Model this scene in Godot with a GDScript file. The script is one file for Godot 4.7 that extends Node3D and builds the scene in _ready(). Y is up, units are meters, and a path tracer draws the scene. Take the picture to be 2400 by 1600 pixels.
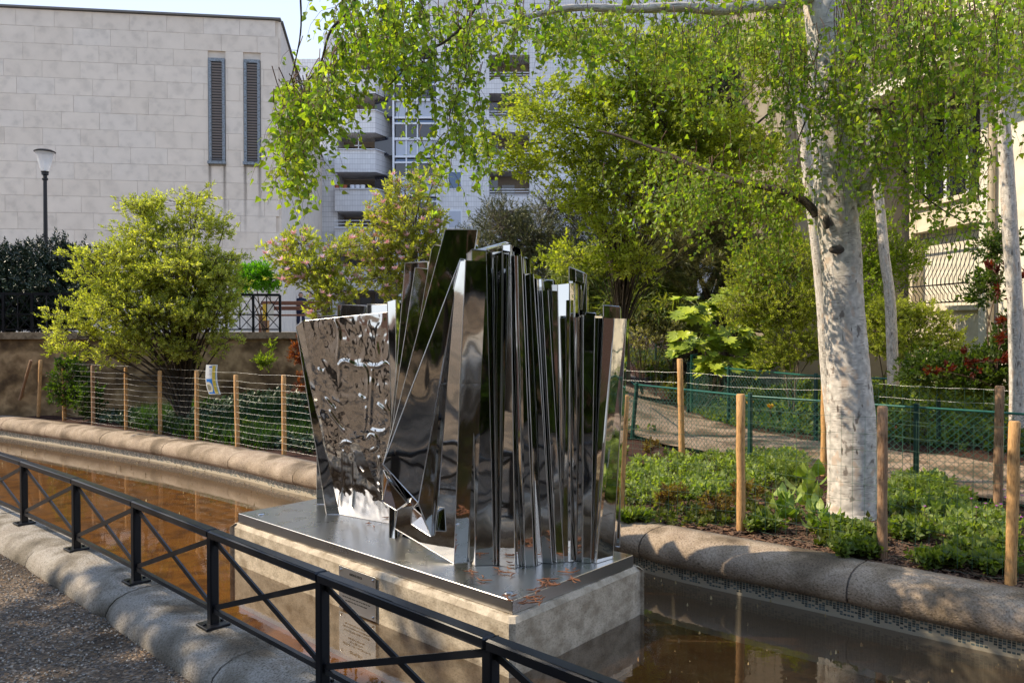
extends Node3D
# Pocket park: steel sculpture on a plinth in a curved pond, birch and shrubs, stone-clad hall and tiled flats behind.

const F := 1836.7            # focal length in pixels of a 2400 x 1600 frame
const EYE := Vector3(0, 1.7, 0)
const PITCH := 0.0161
var rng := RandomNumberGenerator.new()
var used := {}
var M := {}
var bright_edge: SurfaceTool
var TX := {}

# ---------------------------------------------------------------- helpers
func R(a: float, b: float) -> float:
	return rng.randf_range(a, b)

func W(x: float, y: float, z: float) -> Vector3:   # z counted away from the viewer
	return Vector3(x, y, -z)

func ray(px: float, py: float) -> Vector3:
	var dx := (px - 1200.0) / F
	var dy := (800.0 - py) / F
	return Vector3(dx, dy * cos(PITCH) - sin(PITCH), -cos(PITCH) - dy * sin(PITCH))

func at(px: float, py: float, z: float) -> Vector3:
	var r := ray(px, py)
	return EYE + r * (z / -r.z)

func on(px: float, py: float, h: float) -> Vector3:
	var r := ray(px, py)
	return EYE + r * ((h - EYE.y) / r.y)

func numbered(called: String, parent: Node) -> String:
	var key := str(parent.get_instance_id()) + called
	var n: int = used.get(key, 0)
	used[key] = n + 1
	return called if n == 0 else "%s_%03d" % [called, n]

func tag(o: Node, label: String, category := "", group := "", kind := ""):
	if label: o.set_meta("label", label)
	if category: o.set_meta("category", category)
	if group: o.set_meta("group", group)
	if kind: o.set_meta("kind", kind)
	return o

func thing(called: String, label: String, category: String, base := Vector3.ZERO, group := "") -> Node3D:
	var o := Node3D.new()
	o.name = numbered(called, self)
	add_child(o, true)
	o.position = base
	tag(o, label, category, group)
	return o

# a mesh given in world coordinates, as a part of a thing (or at top level)
func mi(called: String, mesh: Mesh, m: Material, parent: Node = self, kind := "") -> MeshInstance3D:
	var o := MeshInstance3D.new()
	o.name = numbered(called, parent)
	o.mesh = mesh
	o.material_override = m
	parent.add_child(o, true)
	if parent != self and parent.get_parent() == self:
		o.position = -(parent as Node3D).position
	if kind: o.set_meta("kind", kind)
	return o

func mm(called: String, mesh: Mesh, m: Material, xfs: Array, cols: Array, parent: Node = self) -> MultiMeshInstance3D:
	var q := MultiMesh.new()
	q.transform_format = MultiMesh.TRANSFORM_3D
	q.use_colors = true
	q.mesh = mesh
	q.instance_count = xfs.size()
	for i in xfs.size():
		q.set_instance_transform(i, xfs[i])
		q.set_instance_color(i, cols[i])
	var o := MultiMeshInstance3D.new()
	o.name = numbered(called, parent)
	o.multimesh = q
	o.material_override = m
	parent.add_child(o, true)
	if parent != self and parent.get_parent() == self:
		o.position = -(parent as Node3D).position
	o.set_meta("kind", "stuff")
	return o

func S() -> SurfaceTool:
	var st := SurfaceTool.new()
	st.begin(Mesh.PRIMITIVE_TRIANGLES)
	st.set_smooth_group(-1)
	return st

func done(st: SurfaceTool, tangents := false) -> ArrayMesh:
	st.generate_normals()
	if tangents: st.generate_tangents()
	return st.commit()

func tri(st: SurfaceTool, a: Vector3, b: Vector3, c: Vector3) -> void:
	st.add_vertex(a); st.add_vertex(b); st.add_vertex(c)

func quad(st: SurfaceTool, a: Vector3, b: Vector3, c: Vector3, d: Vector3) -> void:
	tri(st, a, b, c); tri(st, a, c, d)

func quv(st: SurfaceTool, p: Array, uv: Array) -> void:
	for i in [0, 1, 2, 0, 2, 3]:
		st.set_uv(uv[i]); st.add_vertex(p[i])

# box with a small chamfer on its vertical and top edges when ch > 0
func box(st: SurfaceTool, c: Vector3, s: Vector3, b := Basis(), ch := 0.0) -> void:
	var h := s * 0.5
	if ch <= 0.0:
		var p := []
		for i in 8:
			p.append(c + b * Vector3(h.x if i & 1 else -h.x, h.y if i & 2 else -h.y, h.z if i & 4 else -h.z))
		for f in [[0, 1, 3, 2], [5, 4, 6, 7], [4, 0, 2, 6], [1, 5, 7, 3], [2, 3, 7, 6], [4, 5, 1, 0]]:
			quad(st, p[f[3]], p[f[2]], p[f[1]], p[f[0]])
		return
	var ring := func(y: float, o: float) -> Array:
		var q := []
		for v in [[-1, -1, 0], [-1, -1, 1], [1, -1, 1], [1, -1, 0], [1, 1, 0], [1, 1, 1], [-1, 1, 1], [-1, 1, 0]]:
			var x: float = v[0] * (h.x - o)
			var z: float = v[1] * (h.z - o)
			var along: bool = (v[2] == 1) == (v[0] * v[1] > 0)
			if along: x -= v[0] * ch
			else: z -= v[1] * ch
			q.append(c + b * Vector3(x, y, z))
		return q
	var rings := [ring.call(-h.y, 0.0), ring.call(h.y - ch, 0.0), ring.call(h.y, ch)]
	for k in 2:
		for i in 8:
			var j := (i + 1) % 8
			quad(st, rings[k][i], rings[k][j], rings[k + 1][j], rings[k + 1][i])
	for i in range(1, 7):
		tri(st, rings[2][0], rings[2][i], rings[2][i + 1])
		tri(st, rings[0][0], rings[0][i + 1], rings[0][i])

func looking(d: Vector3, up := Vector3.UP) -> Basis:   # local z along d
	var z := d.normalized()
	if absf(z.dot(up)) > 0.99: up = Vector3.RIGHT
	var x := up.cross(z).normalized()
	return Basis(x, z.cross(x), z)

func bar(st: SurfaceTool, a: Vector3, b: Vector3, w: float, h: float) -> void:
	box(st, (a + b) * 0.5, Vector3(w, h, a.distance_to(b)), looking(b - a))

func smooth_path(pts: Array, per: int) -> Array:
	var out := []
	for i in pts.size() - 1:
		var p0 = pts[maxi(i - 1, 0)]
		var p3 = pts[mini(i + 2, pts.size() - 1)]
		for k in per:
			out.append(pts[i].cubic_interpolate(pts[i + 1], p0, p3, k / float(per)))
	out.append(pts[-1])
	return out

func tube(st: SurfaceTool, pts: Array, rad: Array, sides := 6, bump := 0.0) -> void:
	st.set_smooth_group(0)
	var n := pts.size()
	var up := Vector3(0.31, 0.2, 0.93)
	var rows := []
	var vs := 0.0
	var vv := []
	for i in n:
		var t: Vector3 = (pts[mini(i + 1, n - 1)] - pts[maxi(i - 1, 0)]).normalized()
		var x := up.cross(t)
		if x.length() < 0.05: x = Vector3.RIGHT.cross(t)
		x = x.normalized()
		up = t.cross(x)
		var row := []
		for k in sides + 1:
			var a := TAU * (k % sides) / sides
			var rr: float = rad[i] * (1.0 + bump * sin(a * 3.0 + i * 1.7) * sin(i * 2.3 + a))
			row.append(pts[i] + (x * cos(a) + up * sin(a)) * rr)
		rows.append(row)
		if i > 0: vs += pts[i].distance_to(pts[i - 1])
		vv.append(vs)
	for i in n - 1:
		for k in sides:
			var u0 := k / float(sides)
			var u1 := (k + 1) / float(sides)
			quv(st, [rows[i][k], rows[i + 1][k], rows[i + 1][k + 1], rows[i][k + 1]], [Vector2(u0, vv[i]), Vector2(u0, vv[i + 1]), Vector2(u1, vv[i + 1]), Vector2(u1, vv[i])])
	for e in [0, n - 1]:
		if rad[e] > 0.012:
			for k in sides:
				st.set_uv(Vector2(0.5, vv[e]))
				st.set_smooth_group(-1)
				if e == 0: tri(st, pts[e], rows[e][k], rows[e][k + 1])
				else: tri(st, pts[e], rows[e][k + 1], rows[e][k])
	st.set_smooth_group(-1)

func thin(st: SurfaceTool, pts: Array, r0: float, r1: float) -> void:   # three-sided twig or wire
	var n := pts.size()
	var prev := []
	st.set_smooth_group(0)
	for i in n:
		var t: Vector3 = (pts[mini(i + 1, n - 1)] - pts[maxi(i - 1, 0)]).normalized()
		var x := t.cross(Vector3(0.3, 0.11, 0.95)).normalized()
		var y := t.cross(x)
		var r := lerpf(r0, r1, i / float(maxi(n - 1, 1)))
		var row := [pts[i] + x * r, pts[i] + (y * 0.87 - x * 0.5) * r, pts[i] - (y * 0.87 + x * 0.5) * r]
		if i > 0:
			for k in 3:
				quad(st, prev[k], row[k], row[(k + 1) % 3], prev[(k + 1) % 3])
		prev = row
	st.set_smooth_group(-1)

func lathe(st: SurfaceTool, prof: Array, sides: int, o: Vector3) -> void:
	for i in prof.size() - 1:
		for k in sides:
			var a := TAU * k / sides
			var b := TAU * (k + 1) / sides
			var f := func(p, q): return o + Vector3(cos(q) * p.x, p.y, sin(q) * p.x)
			quad(st, f.call(prof[i], a), f.call(prof[i + 1], a), f.call(prof[i + 1], b), f.call(prof[i], b))

# ---------------------------------------------------------------- textures and materials
func noise(kind: int, freq: float, sd: int, oct := 4) -> FastNoiseLite:
	var n := FastNoiseLite.new()
	n.noise_type = kind
	n.frequency = freq
	n.seed = sd
	n.fractal_octaves = oct
	return n

func ntex(n: FastNoiseLite, stops: Array, size := 512, normal := 0.0) -> NoiseTexture2D:
	var t := NoiseTexture2D.new()
	t.width = size; t.height = size
	t.seamless = true
	t.noise = n
	if normal > 0.0:
		t.as_normal_map = true
		t.bump_strength = normal
	elif stops:
		var g := Gradient.new()
		g.offsets = PackedFloat32Array(stops.map(func(s): return s[0]))
		g.colors = PackedColorArray(stops.map(func(s): return s[1]))
		t.color_ramp = g
	return t

func mat(c: Color, rough := 0.8, metal := 0.0) -> StandardMaterial3D:
	var m := StandardMaterial3D.new()
	m.albedo_color = c.linear_to_srgb()
	m.roughness = rough
	m.metallic = metal
	return m

# c is a linear base colour; tex multiplies it; relief in centimetres
func surf(c: Color, rough: float, tex: Texture2D, scale: float, relief: Texture2D = null, cm := 0.0) -> StandardMaterial3D:
	var m := mat(c, rough)
	m.uv1_triplanar = true
	m.uv1_world_triplanar = true
	m.uv1_scale = Vector3.ONE * scale
	m.albedo_texture = tex
	if relief:
		m.heightmap_enabled = true
		m.heightmap_texture = relief
		m.heightmap_scale = cm
	return m

# broad wear of its own scale over a surface
func worn(m: StandardMaterial3D, tex: Texture2D, scale: float) -> void:
	m.detail_enabled = true
	m.detail_albedo = tex
	m.detail_blend_mode = BaseMaterial3D.BLEND_MODE_MUL
	m.detail_uv_layer = BaseMaterial3D.DETAIL_UV_2
	m.uv2_triplanar = true
	m.uv2_world_triplanar = true
	m.uv2_scale = Vector3.ONE * scale

func leafmat(back: Color, rough := 0.55) -> StandardMaterial3D:
	var m := mat(Color.WHITE, rough)
	m.vertex_color_use_as_albedo = true
	m.backlight_enabled = true
	m.backlight = back
	m.cull_mode = BaseMaterial3D.CULL_DISABLED
	return m

func g(v: float) -> Color: return Color(v, v, v)

func make_materials() -> void:
	var C := FastNoiseLite.TYPE_CELLULAR
	var X := FastNoiseLite.TYPE_SIMPLEX_SMOOTH
	TX.soft = ntex(noise(X, 0.008, 3, 6), [[0.0, Color(0.84, 0.83, 0.81)], [0.45, Color(0.94, 0.935, 0.92)], [1.0, Color(1, 1, 1)]])
	TX.stain = ntex(noise(X, 0.012, 8, 6), [[0.2, Color(0.70, 0.66, 0.60)], [0.45, Color(0.88, 0.86, 0.82)], [0.62, Color(1, 0.98, 0.94)], [0.85, Color(0.92, 0.9, 0.87)]])
	TX.fine = ntex(noise(X, 0.06, 5, 4), [[0.2, g(0.55)], [0.5, g(0.86)], [0.8, g(1.0)]])
	TX.speck = ntex(noise(X, 0.05, 61, 5), [[0.0, Color(0.35, 0.33, 0.3)], [0.24, Color(0.62, 0.6, 0.56)], [0.36, Color(0.86, 0.85, 0.82)], [0.55, Color(0.95, 0.94, 0.92)], [0.75, Color(1, 1, 1)]])
	TX.patch = ntex(noise(X, 0.007, 62, 6), [[0.22, Color(0.55, 0.52, 0.47)], [0.42, Color(0.8, 0.78, 0.74)], [0.6, Color(1, 1, 1)], [0.8, Color(0.9, 0.88, 0.86)]])
	TX.finebump = ntex(noise(X, 0.09, 15, 4), [], 512)
	TX.pit = ntex(noise(C, 0.12, 4, 2), [[0.0, g(0.12)], [0.12, g(0.8)], [0.4, g(0.95)], [1.0, g(1)]])
	var gc := noise(C, 0.035, 9, 1)
	gc.fractal_type = FastNoiseLite.FRACTAL_NONE
	gc.cellular_return_type = FastNoiseLite.RETURN_CELL_VALUE
	TX.gravel = ntex(gc, [[0.0, Color(0.30, 0.29, 0.28)], [0.3, Color(0.62, 0.56, 0.48)], [0.5, Color(0.5, 0.47, 0.44)], [0.7, Color(0.86, 0.76, 0.63)], [0.86, Color(0.58, 0.58, 0.6)], [1.0, Color(1, 0.97, 0.92)]], 1024)
	var gd := noise(C, 0.035, 9, 1)
	gd.fractal_type = FastNoiseLite.FRACTAL_NONE
	gd.cellular_return_type = FastNoiseLite.RETURN_DISTANCE
	TX.gravelbump = ntex(gd, [[0.0, g(1)], [0.5, g(0.5)], [1.0, g(0)]], 1024)
	TX.mulch = ntex(noise(C, 0.05, 12, 3), [[0.0, Color(0.25, 0.18, 0.14)], [0.4, Color(0.6, 0.42, 0.33)], [0.8, Color(1, 0.78, 0.62)]])
	TX.wave = ntex(noise(X, 0.006, 21, 3), [], 512, 5.0)
	TX.wave2 = ntex(noise(X, 0.009, 33, 3), [], 512, 12.0)
	TX.ripple = ntex(noise(X, 0.02, 41, 4), [], 512, 3.0)
	TX.scratch = ntex(noise(X, 0.05, 44, 5), [[0.2, g(0.25)], [0.5, g(0.6)], [0.8, g(1)]])
	M.steel = mat(Color(0.68, 0.67, 0.65), 0.04, 1.0)
	M.steel.normal_enabled = true
	M.steel.normal_texture = TX.wave
	M.steel.normal_scale = 0.2
	M.steel.uv1_triplanar = true
	M.steel.uv1_world_triplanar = true
	M.steel.uv1_scale = Vector3(0.9, 0.35, 0.9)
	M.steel_embossed = mat(Color(0.62, 0.605, 0.59), 0.05, 1.0)
	M.steel_embossed.normal_enabled = true
	M.steel_embossed.normal_texture = TX.wave2
	M.steel_embossed.normal_scale = 0.12
	M.steel_embossed.uv1_triplanar = true
	M.steel_embossed.uv1_world_triplanar = true
	M.steel_embossed.uv1_scale = Vector3.ONE * 1.1
	M.bright_edge = mat(Color(0.78, 0.77, 0.75), 0.3, 1.0)  # brighter steel for thin tubes added along edges to catch light as bright lines
	M.plate = mat(Color(0.62, 0.61, 0.6), 0.3, 1.0)
	M.plate.roughness_texture = TX.soft
	M.plate.uv1_triplanar = true
	M.plate.uv1_world_triplanar = true
	M.plate.uv1_scale = Vector3(0.8, 0.8, 0.8)
	M.plaque = mat(Color(0.5, 0.5, 0.49), 0.4, 1.0)
	M.bolt = mat(Color(0.5, 0.5, 0.5), 0.25, 1.0)
	M.concrete = surf(Color(0.64, 0.57, 0.47), 0.9, TX.stain, 1.1, TX.pit, 0.5)
	M.concrete.detail_enabled = true
	M.concrete.detail_albedo = TX.pit
	M.concrete.detail_blend_mode = BaseMaterial3D.BLEND_MODE_MUL
	M.coping = surf(Color(0.48, 0.385, 0.295), 0.85, TX.speck, 2.2, TX.finebump, 0.35)
	M.coping_grey = surf(Color(0.41, 0.38, 0.34), 0.88, TX.speck, 2.6, TX.finebump, 0.5)
	worn(M.coping_grey, TX.patch, 0.6)
	worn(M.coping, TX.patch, 0.5)
	M.gravel = surf(Color(0.44, 0.375, 0.31), 0.95, TX.gravel, 2.1, TX.gravelbump, 1.2)
	worn(M.gravel, TX.patch, 0.22)
	M.path = surf(Color(0.54, 0.40, 0.29), 0.95, TX.fine, 2.0, TX.finebump, 0.6)
	worn(M.path, TX.patch, 0.3)
	M.soil = surf(Color(0.12, 0.075, 0.05), 0.97, TX.mulch, 1.8, TX.gravelbump, 2.0)
	M.terrace = surf(Color(0.42, 0.38, 0.32), 0.95, TX.fine, 0.7)
	TX.slab = ntex(noise(X, 0.01, 65, 6), [[0.15, g(0.9)], [0.5, g(0.97)], [1.0, g(1.0)]])
	M.silt_and_shade = surf(Color(1, 1, 1), 0.9, TX.stain, 0.5)
	M.silt_and_shade.vertex_color_use_as_albedo = true
	M.black = mat(Color(0.008, 0.009, 0.012), 0.34)
	M.black.metallic_specular = 0.42
	M.black.roughness_texture = TX.soft
	M.black.uv1_triplanar = true
	M.wire = mat(Color(0.5, 0.5, 0.49), 0.4, 0.9)
	M.green_wire = mat(Color(0.013, 0.105, 0.08), 0.33)
	M.green_post = mat(Color(0.008, 0.05, 0.042), 0.4)
	M.net = mat(Color(0.05, 0.13, 0.09), 0.45)
	TX.grain = ntex(noise(X, 0.02, 63, 5), [[0.2, Color(0.5, 0.4, 0.3)], [0.36, Color(0.82, 0.74, 0.64)], [0.5, Color(1, 0.97, 0.92)], [0.7, Color(0.88, 0.82, 0.74)], [1.0, Color(1, 1, 1)]])
	M.stake = surf(Color(0.68, 0.43, 0.2), 0.75, TX.grain, 1.0, TX.finebump, 0.15)
	M.stake.uv1_scale = Vector3(9, 0.8, 9)
	M.stake_old = surf(Color(0.40, 0.27, 0.18), 0.85, TX.grain, 1.0, TX.finebump, 0.2)
	M.stake_old.uv1_scale = Vector3(9, 0.8, 9)
	M.retaining = surf(Color(0.44, 0.31, 0.17), 0.92, TX.stain, 0.5)
	worn(M.retaining, TX.patch, 0.35)
	M.bark = surf(Color(0.11, 0.085, 0.06), 0.95, TX.fine, 3.0, TX.finebump, 1.0)
	M.twig = mat(Color(0.10, 0.055, 0.035), 0.8)
	M.twig_grey = mat(Color(0.14, 0.11, 0.085), 0.9)
	M.cream = surf(Color(0.72, 0.64, 0.5), 0.9, TX.soft, 0.6)
	M.glass = mat(Color(0.012, 0.016, 0.03), 0.05)
	M.glass.metallic_specular = 0.7
	M.white = mat(Color(0.72, 0.74, 0.78), 0.5)
	M.birch_leaf = leafmat(Color(1.1, 1.15, 0.5), 0.42)
	M.leaf = leafmat(Color(1.1, 1.12, 0.55), 0.5)
	M.leaf_dark = leafmat(Color(0.15, 0.2, 0.08), 0.4)
	M.petal = leafmat(Color(0.8, 0.6, 0.6), 0.6)

func bark_texture() -> ImageTexture:
	var w := 256
	var h := 1024
	var im := Image.create(w, h, false, Image.FORMAT_RGB8)
	var n1 := noise(FastNoiseLite.TYPE_SIMPLEX_SMOOTH, 1.0, 71, 3)
	var n2 := noise(FastNoiseLite.TYPE_SIMPLEX_SMOOTH, 1.0, 77, 4)
	for y in h:
		for x in w:
			var a := TAU * x / w
			var c := Vector3(cos(a), sin(a), 0) * 1.0
			var streak := n1.get_noise_3d(c.x * 1.3, c.y * 1.3, y * 0.24)
			var patch := n2.get_noise_3d(c.x * 1.6, c.y * 1.6, y * 0.011 + 30.0)
			var tone := n2.get_noise_3d(c.x * 2.5, c.y * 2.5, y * 0.03)
			var v := 0.82 + tone * 0.2
			var col := Color(v, v * 0.965, v * 0.92)
			var crack := n2.get_noise_3d(c.x * 3.0 + 9.0, c.y * 3.0, y * 0.009 + 70.0)
			streak *= clampf(0.45 + 1.6 * (n2.get_noise_3d(c.x * 1.2 + 4.0, c.y * 1.2, y * 0.006) + 0.2), 0.1, 1.5)
			if crack > 0.47: col = col.lerp(Color(0.3, 0.26, 0.23), clampf((crack - 0.47) * 6.0, 0, 0.8))
			if streak > 0.26: col = col.lerp(Color(0.36, 0.31, 0.28), clampf((streak - 0.26) * 4.0, 0, 0.5))
			if patch > 0.4: col = col.lerp(Color(0.42, 0.38, 0.35), clampf((patch - 0.4) * 5.0, 0, 0.7))
			elif patch < -0.3: col = col.lerp(Color(0.82, 0.70, 0.60), clampf((-0.3 - patch) * 4.0, 0, 0.5))
			im.set_pixel(x, y, col)
	return ImageTexture.create_from_image(im)

# ---------------------------------------------------------------- leaves and plants
func leaf(st: SurfaceTool, xf: Transform3D, w: float, l: float, fold: float, curl: float, col: Color, fine := false, broad := false) -> void:
	var ts := [0.0, 0.14, 0.36, 0.62, 0.84, 1.0] if broad else [0.0, 0.14, 0.34, 0.68, 1.0] if fine else [0.0, 0.4, 1.0]
	var ws := [0.08, 0.34, 0.5, 0.46, 0.26, 0.03] if broad else [0.08, 0.47, 0.48, 0.22, 0.0] if fine else [0.05, 0.5, 0.0]
	st.set_color(col)
	for i in ts.size() - 1:
		var p := []
		for k in [i, i + 1]:
			var t: float = ts[k]
			var z := -curl * l * t * t
			var hw: float = ws[k] * w
			p.append([xf * Vector3(-hw, t * l, z + fold * hw), xf * Vector3(0, t * l, z), xf * Vector3(hw, t * l, z + fold * hw)])
		quad(st, p[0][0], p[1][0], p[1][1], p[0][1])
		quad(st, p[0][1], p[1][1], p[1][2], p[0][2])

func leaf_mesh(w: float, l: float, fold: float, curl: float, stalk := 0.0, broad := false) -> ArrayMesh:
	var st := S()
	leaf(st, Transform3D(Basis(), Vector3(0, stalk, 0)), w, l, fold, curl, Color.WHITE, true, broad)
	if stalk > 0.0: thin(st, [Vector3.ZERO, Vector3(0, stalk, 0)], 0.001, 0.0008)
	return done(st)

func any_basis(tilt: float) -> Basis:   # local y leans away from up by about tilt
	return Basis(Vector3.UP, R(0, TAU)) * Basis(Vector3.RIGHT, tilt) * Basis(Vector3.UP, R(0, TAU))

func sprig(n: int, stem: float, w: float, l: float, spread: float) -> ArrayMesh:
	var st := S()
	st.set_color(Color(0.35, 0.22, 0.12))
	thin(st, [Vector3.ZERO, Vector3(0, stem, 0)], 0.003, 0.0015)
	for i in n:
		var f := (i + 1.0) / n
		var b := Basis(Vector3.UP, i * 2.4 + R(-0.4, 0.4)) * Basis(Vector3.RIGHT, spread * (1.15 - 0.6 * f) + R(-0.25, 0.25)) * Basis(Vector3.UP, R(-0.8, 0.8))
		var v := R(0.78, 1.15)
		leaf(st, Transform3D(b, Vector3(0, stem * f, 0)), w * R(0.8, 1.2), l * R(0.75, 1.2), 0.25, R(0.0, 0.3), Color(v * R(0.92, 1.1), v, v * 0.95))
	return done(st)

func blade(l: float, w: float, bend: float) -> ArrayMesh:
	var st := S()
	st.set_color(Color.WHITE)
	var last := []
	for i in 5:
		var t := i / 4.0
		var p := Vector3(0, l * t * (1 - 0.25 * bend * t), -l * bend * t * t * 0.6)
		var hw := w * (1 - t * t) * 0.5
		var row := [p + Vector3(-hw, 0, 0), p + Vector3(hw, 0, 0)]
		if i: quad(st, last[0], row[0], row[1], last[1])
		last = row
	return done(st)

func tone(lo: Color, hi: Color) -> Color:
	return lo.lerp(hi, rng.randf())

# blobs: [centre, radii]; limbs run from the base to every blob, twigs to the clumps, sprigs on the clumps
func plant(o: Node3D, blobs: Array, clumps: int, per: int, mesh: Mesh, m: Material, lo: Color, hi: Color, stem: Material, r0: float, opts := {}) -> Array:
	var base: Vector3 = o.position
	var tips := []
	var total := 0.0
	for b in blobs: total += b[1].x * b[1].y * b[1].z
	var limbs: Array = opts.get("limbs", [])
	for b in blobs:
		var a := base + Vector3(R(-0.5, 0.5), 0, R(-0.5, 0.5)) * r0 * 4.0
		var e: Vector3 = b[0]
		var mid := a.lerp(e, 0.45) + Vector3(-(e.x - a.x) * 0.22, (e.y - a.y) * 0.08, -(e.z - a.z) * 0.22) + Vector3(R(-1, 1), 0, R(-1, 1)) * 0.08
		var path := smooth_path([a, mid, e], 5)
		var rr := []
		for i in path.size(): rr.append(lerpf(r0, r0 * 0.3, i / float(path.size() - 1)))
		if not opts.get("bare", false):
			var st := S()
			tube(st, path, rr, 6, 0.06)
			mi("branch", done(st), stem, o)
	var tw := S()
	var xfs := []
	var cols := []
	for b in blobs:
		var n := int(round(clumps * b[1].x * b[1].y * b[1].z / total)) if not opts.get("even", false) else clumps / blobs.size()
		n = maxi(n, 4)
		for i in n:
			var d := Vector3(R(-1, 1), R(-1, 1), R(-1, 1))
			while d.length() > 1.0 or d.length() < 0.05: d = Vector3(R(-1, 1), R(-1, 1), R(-1, 1))
			d = d.normalized() * pow(d.length(), opts.get("shell", 0.6))
			d *= R(0.86, 1.12)
			var p: Vector3 = b[0] + d * b[1]
			var q: Vector3 = b[0] + d * b[1] * R(0.0, 0.45)
			var droop: float = opts.get("droop", 0.0)
			thin(tw, [q, q.lerp(p, 0.5) + Vector3(R(-1, 1), R(-0.5, 1), R(-1, 1)) * 0.05, p], r0 * 0.13 + 0.002, 0.002)
			var ct := tone(lo, hi)
			tips.append(p)
			for k in per:
				var out = (d * b[1]).normalized()
				var f := R(0.55, 1.08)
				var pos = q.lerp(p, f) + Vector3(R(-1, 1), R(-1, 1), R(-1, 1)) * opts.get("fuzz", 0.05)
				var y = (out * opts.get("out", 0.7) + Vector3(R(-1, 1), R(-0.6, 1) - droop, R(-1, 1)) * 0.8 + Vector3(0, opts.get("rise", 0.35), 0)).normalized()
				var bb := looking(y)
				bb = Basis(bb.x, bb.z, -bb.y) * Basis(Vector3.UP, R(0, TAU))
				var s := R(0.75, 1.25)
				xfs.append(Transform3D(bb.scaled(Vector3.ONE * s), pos))
				var v := R(0.8, 1.2)
				cols.append(Color(ct.r * v, ct.g * v, ct.b * v))
	if not opts.get("bare", false): mi("twigs", done(tw), stem, o, "stuff")
	mm("foliage", mesh, m, xfs, cols, o)
	return tips

func pblob(px: float, py: float, z: float, rx: float, ry: float, rz := 0.0) -> Array:   # sizes in picture units of the 2352 frame
	var k := 1.0 / 0.98
	var c := at(px * k, py * k, z)
	var s := z / F * k
	return [c, Vector3(rx * s, ry * s, rz if rz > 0.0 else (rx + ry) * 0.5 * s)]

# ---------------------------------------------------------------- a body as one smooth surface
func body_mesh(bones: Array, cell: float, blend: float) -> ArrayMesh:
	var lo := Vector3.ONE * 1e9
	var hi := -lo
	for b in bones:
		for k in 2:
			lo = lo.min(b[k] - Vector3.ONE * (b[2 + k] + cell * 2))
			hi = hi.max(b[k] + Vector3.ONE * (b[2 + k] + cell * 2))
	var n := Vector3i(((hi - lo) / cell).ceil()) + Vector3i.ONE
	var val := PackedFloat32Array()
	val.resize(n.x * n.y * n.z)
	for z in n.z: for y in n.y: for x in n.x:
		var p := lo + Vector3(x, y, z) * cell
		var sum := 0.0
		for b in bones:
			var ab: Vector3 = b[1] - b[0]
			var t := clampf((p - b[0]).dot(ab) / maxf(ab.length_squared(), 1e-6), 0, 1)
			sum += exp(-blend * (p.distance_to(b[0] + ab * t) - lerpf(b[2], b[3], t)))
		val[x + n.x * (y + n.y * z)] = -log(maxf(sum, 1e-20)) / blend
	var id := {}
	var vs := []
	var st := S()
	st.set_smooth_group(0)
	for z in n.z - 1: for y in n.y - 1: for x in n.x - 1:
		var acc := Vector3.ZERO
		var cnt := 0
		for e in [[0, 1], [2, 3], [4, 5], [6, 7], [0, 2], [1, 3], [4, 6], [5, 7], [0, 4], [1, 5], [2, 6], [3, 7]]:
			var c0 := Vector3i(e[0] & 1, (e[0] >> 1) & 1, e[0] >> 2)
			var c1 := Vector3i(e[1] & 1, (e[1] >> 1) & 1, e[1] >> 2)
			var a := val[x + c0.x + n.x * (y + c0.y + n.y * (z + c0.z))]
			var b := val[x + c1.x + n.x * (y + c1.y + n.y * (z + c1.z))]
			if (a < 0) != (b < 0):
				acc += Vector3(c0).lerp(Vector3(c1), a / (a - b))
				cnt += 1
		if cnt:
			id[Vector3i(x, y, z)] = vs.size()
			vs.append(lo + (Vector3(x, y, z) + acc / cnt) * cell)
	for c in id:
		for ax in 3:
			var d := Vector3i.ZERO
			d[ax] = 1
			var e := c + d as Vector3i
			var a := val[c.x + n.x * (c.y + n.y * c.z)]
			var b := val[e.x + n.x * (e.y + n.y * e.z)]
			if (a < 0) == (b < 0): continue
			var u := Vector3i.ZERO
			var w := Vector3i.ZERO
			u[(ax + 1) % 3] = 1
			w[(ax + 2) % 3] = 1
			var ks := [c, c - u, c - u - w, c - w]
			if ks.all(func(k): return id.has(k)):
				var q := ks.map(func(k): return vs[id[k]])
				if a < 0: quad(st, q[0], q[3], q[2], q[1])
				else: quad(st, q[0], q[1], q[2], q[3])
	return done(st)

# ---------------------------------------------------------------- pond, paths, ground
const NEAR := [-15, 16.5, -13, 14.2, -9, 10.75, -5.5, 7.55, -3.753, 6.0, -2.959, 5.294, -2.226, 4.615, -1.509, 3.93, -0.79, 3.245, -0.07, 2.56, 0.65, 1.88, 2.5, 0.1, 6, -3.3, 9, -5.5]
const FAR := [-15, 16.5, -13.5, 16.2, -8.95, 13.7, -7.16, 12.56, -4.69, 10.89, -3.09, 9.64, -2.13, 8.75, -0.6, 7.5, 0.84, 6.35, 1.443, 5.77, 2.148, 5.2, 2.77, 4.66, 4.6, 3.1, 8.5, -1.5, 9, -5.5]

func line(flat: Array) -> Array:
	var p := []
	for i in flat.size() / 2: p.append(W(flat[2 * i], 0, flat[2 * i + 1]))
	return p

func resample(p: Array, ds: float) -> Array:
	var fine := smooth_path(p, 12)
	var out := [fine[0]]
	var left := ds
	for i in fine.size() - 1:
		var a: Vector3 = fine[i]
		var b: Vector3 = fine[i + 1]
		var L := a.distance_to(b)
		var s := 0.0
		while L - s >= left:
			s += left
			out.append(a.lerp(b, s / L))
			left = ds
		left -= L - s
	out.append(fine[-1])
	return out

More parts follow.
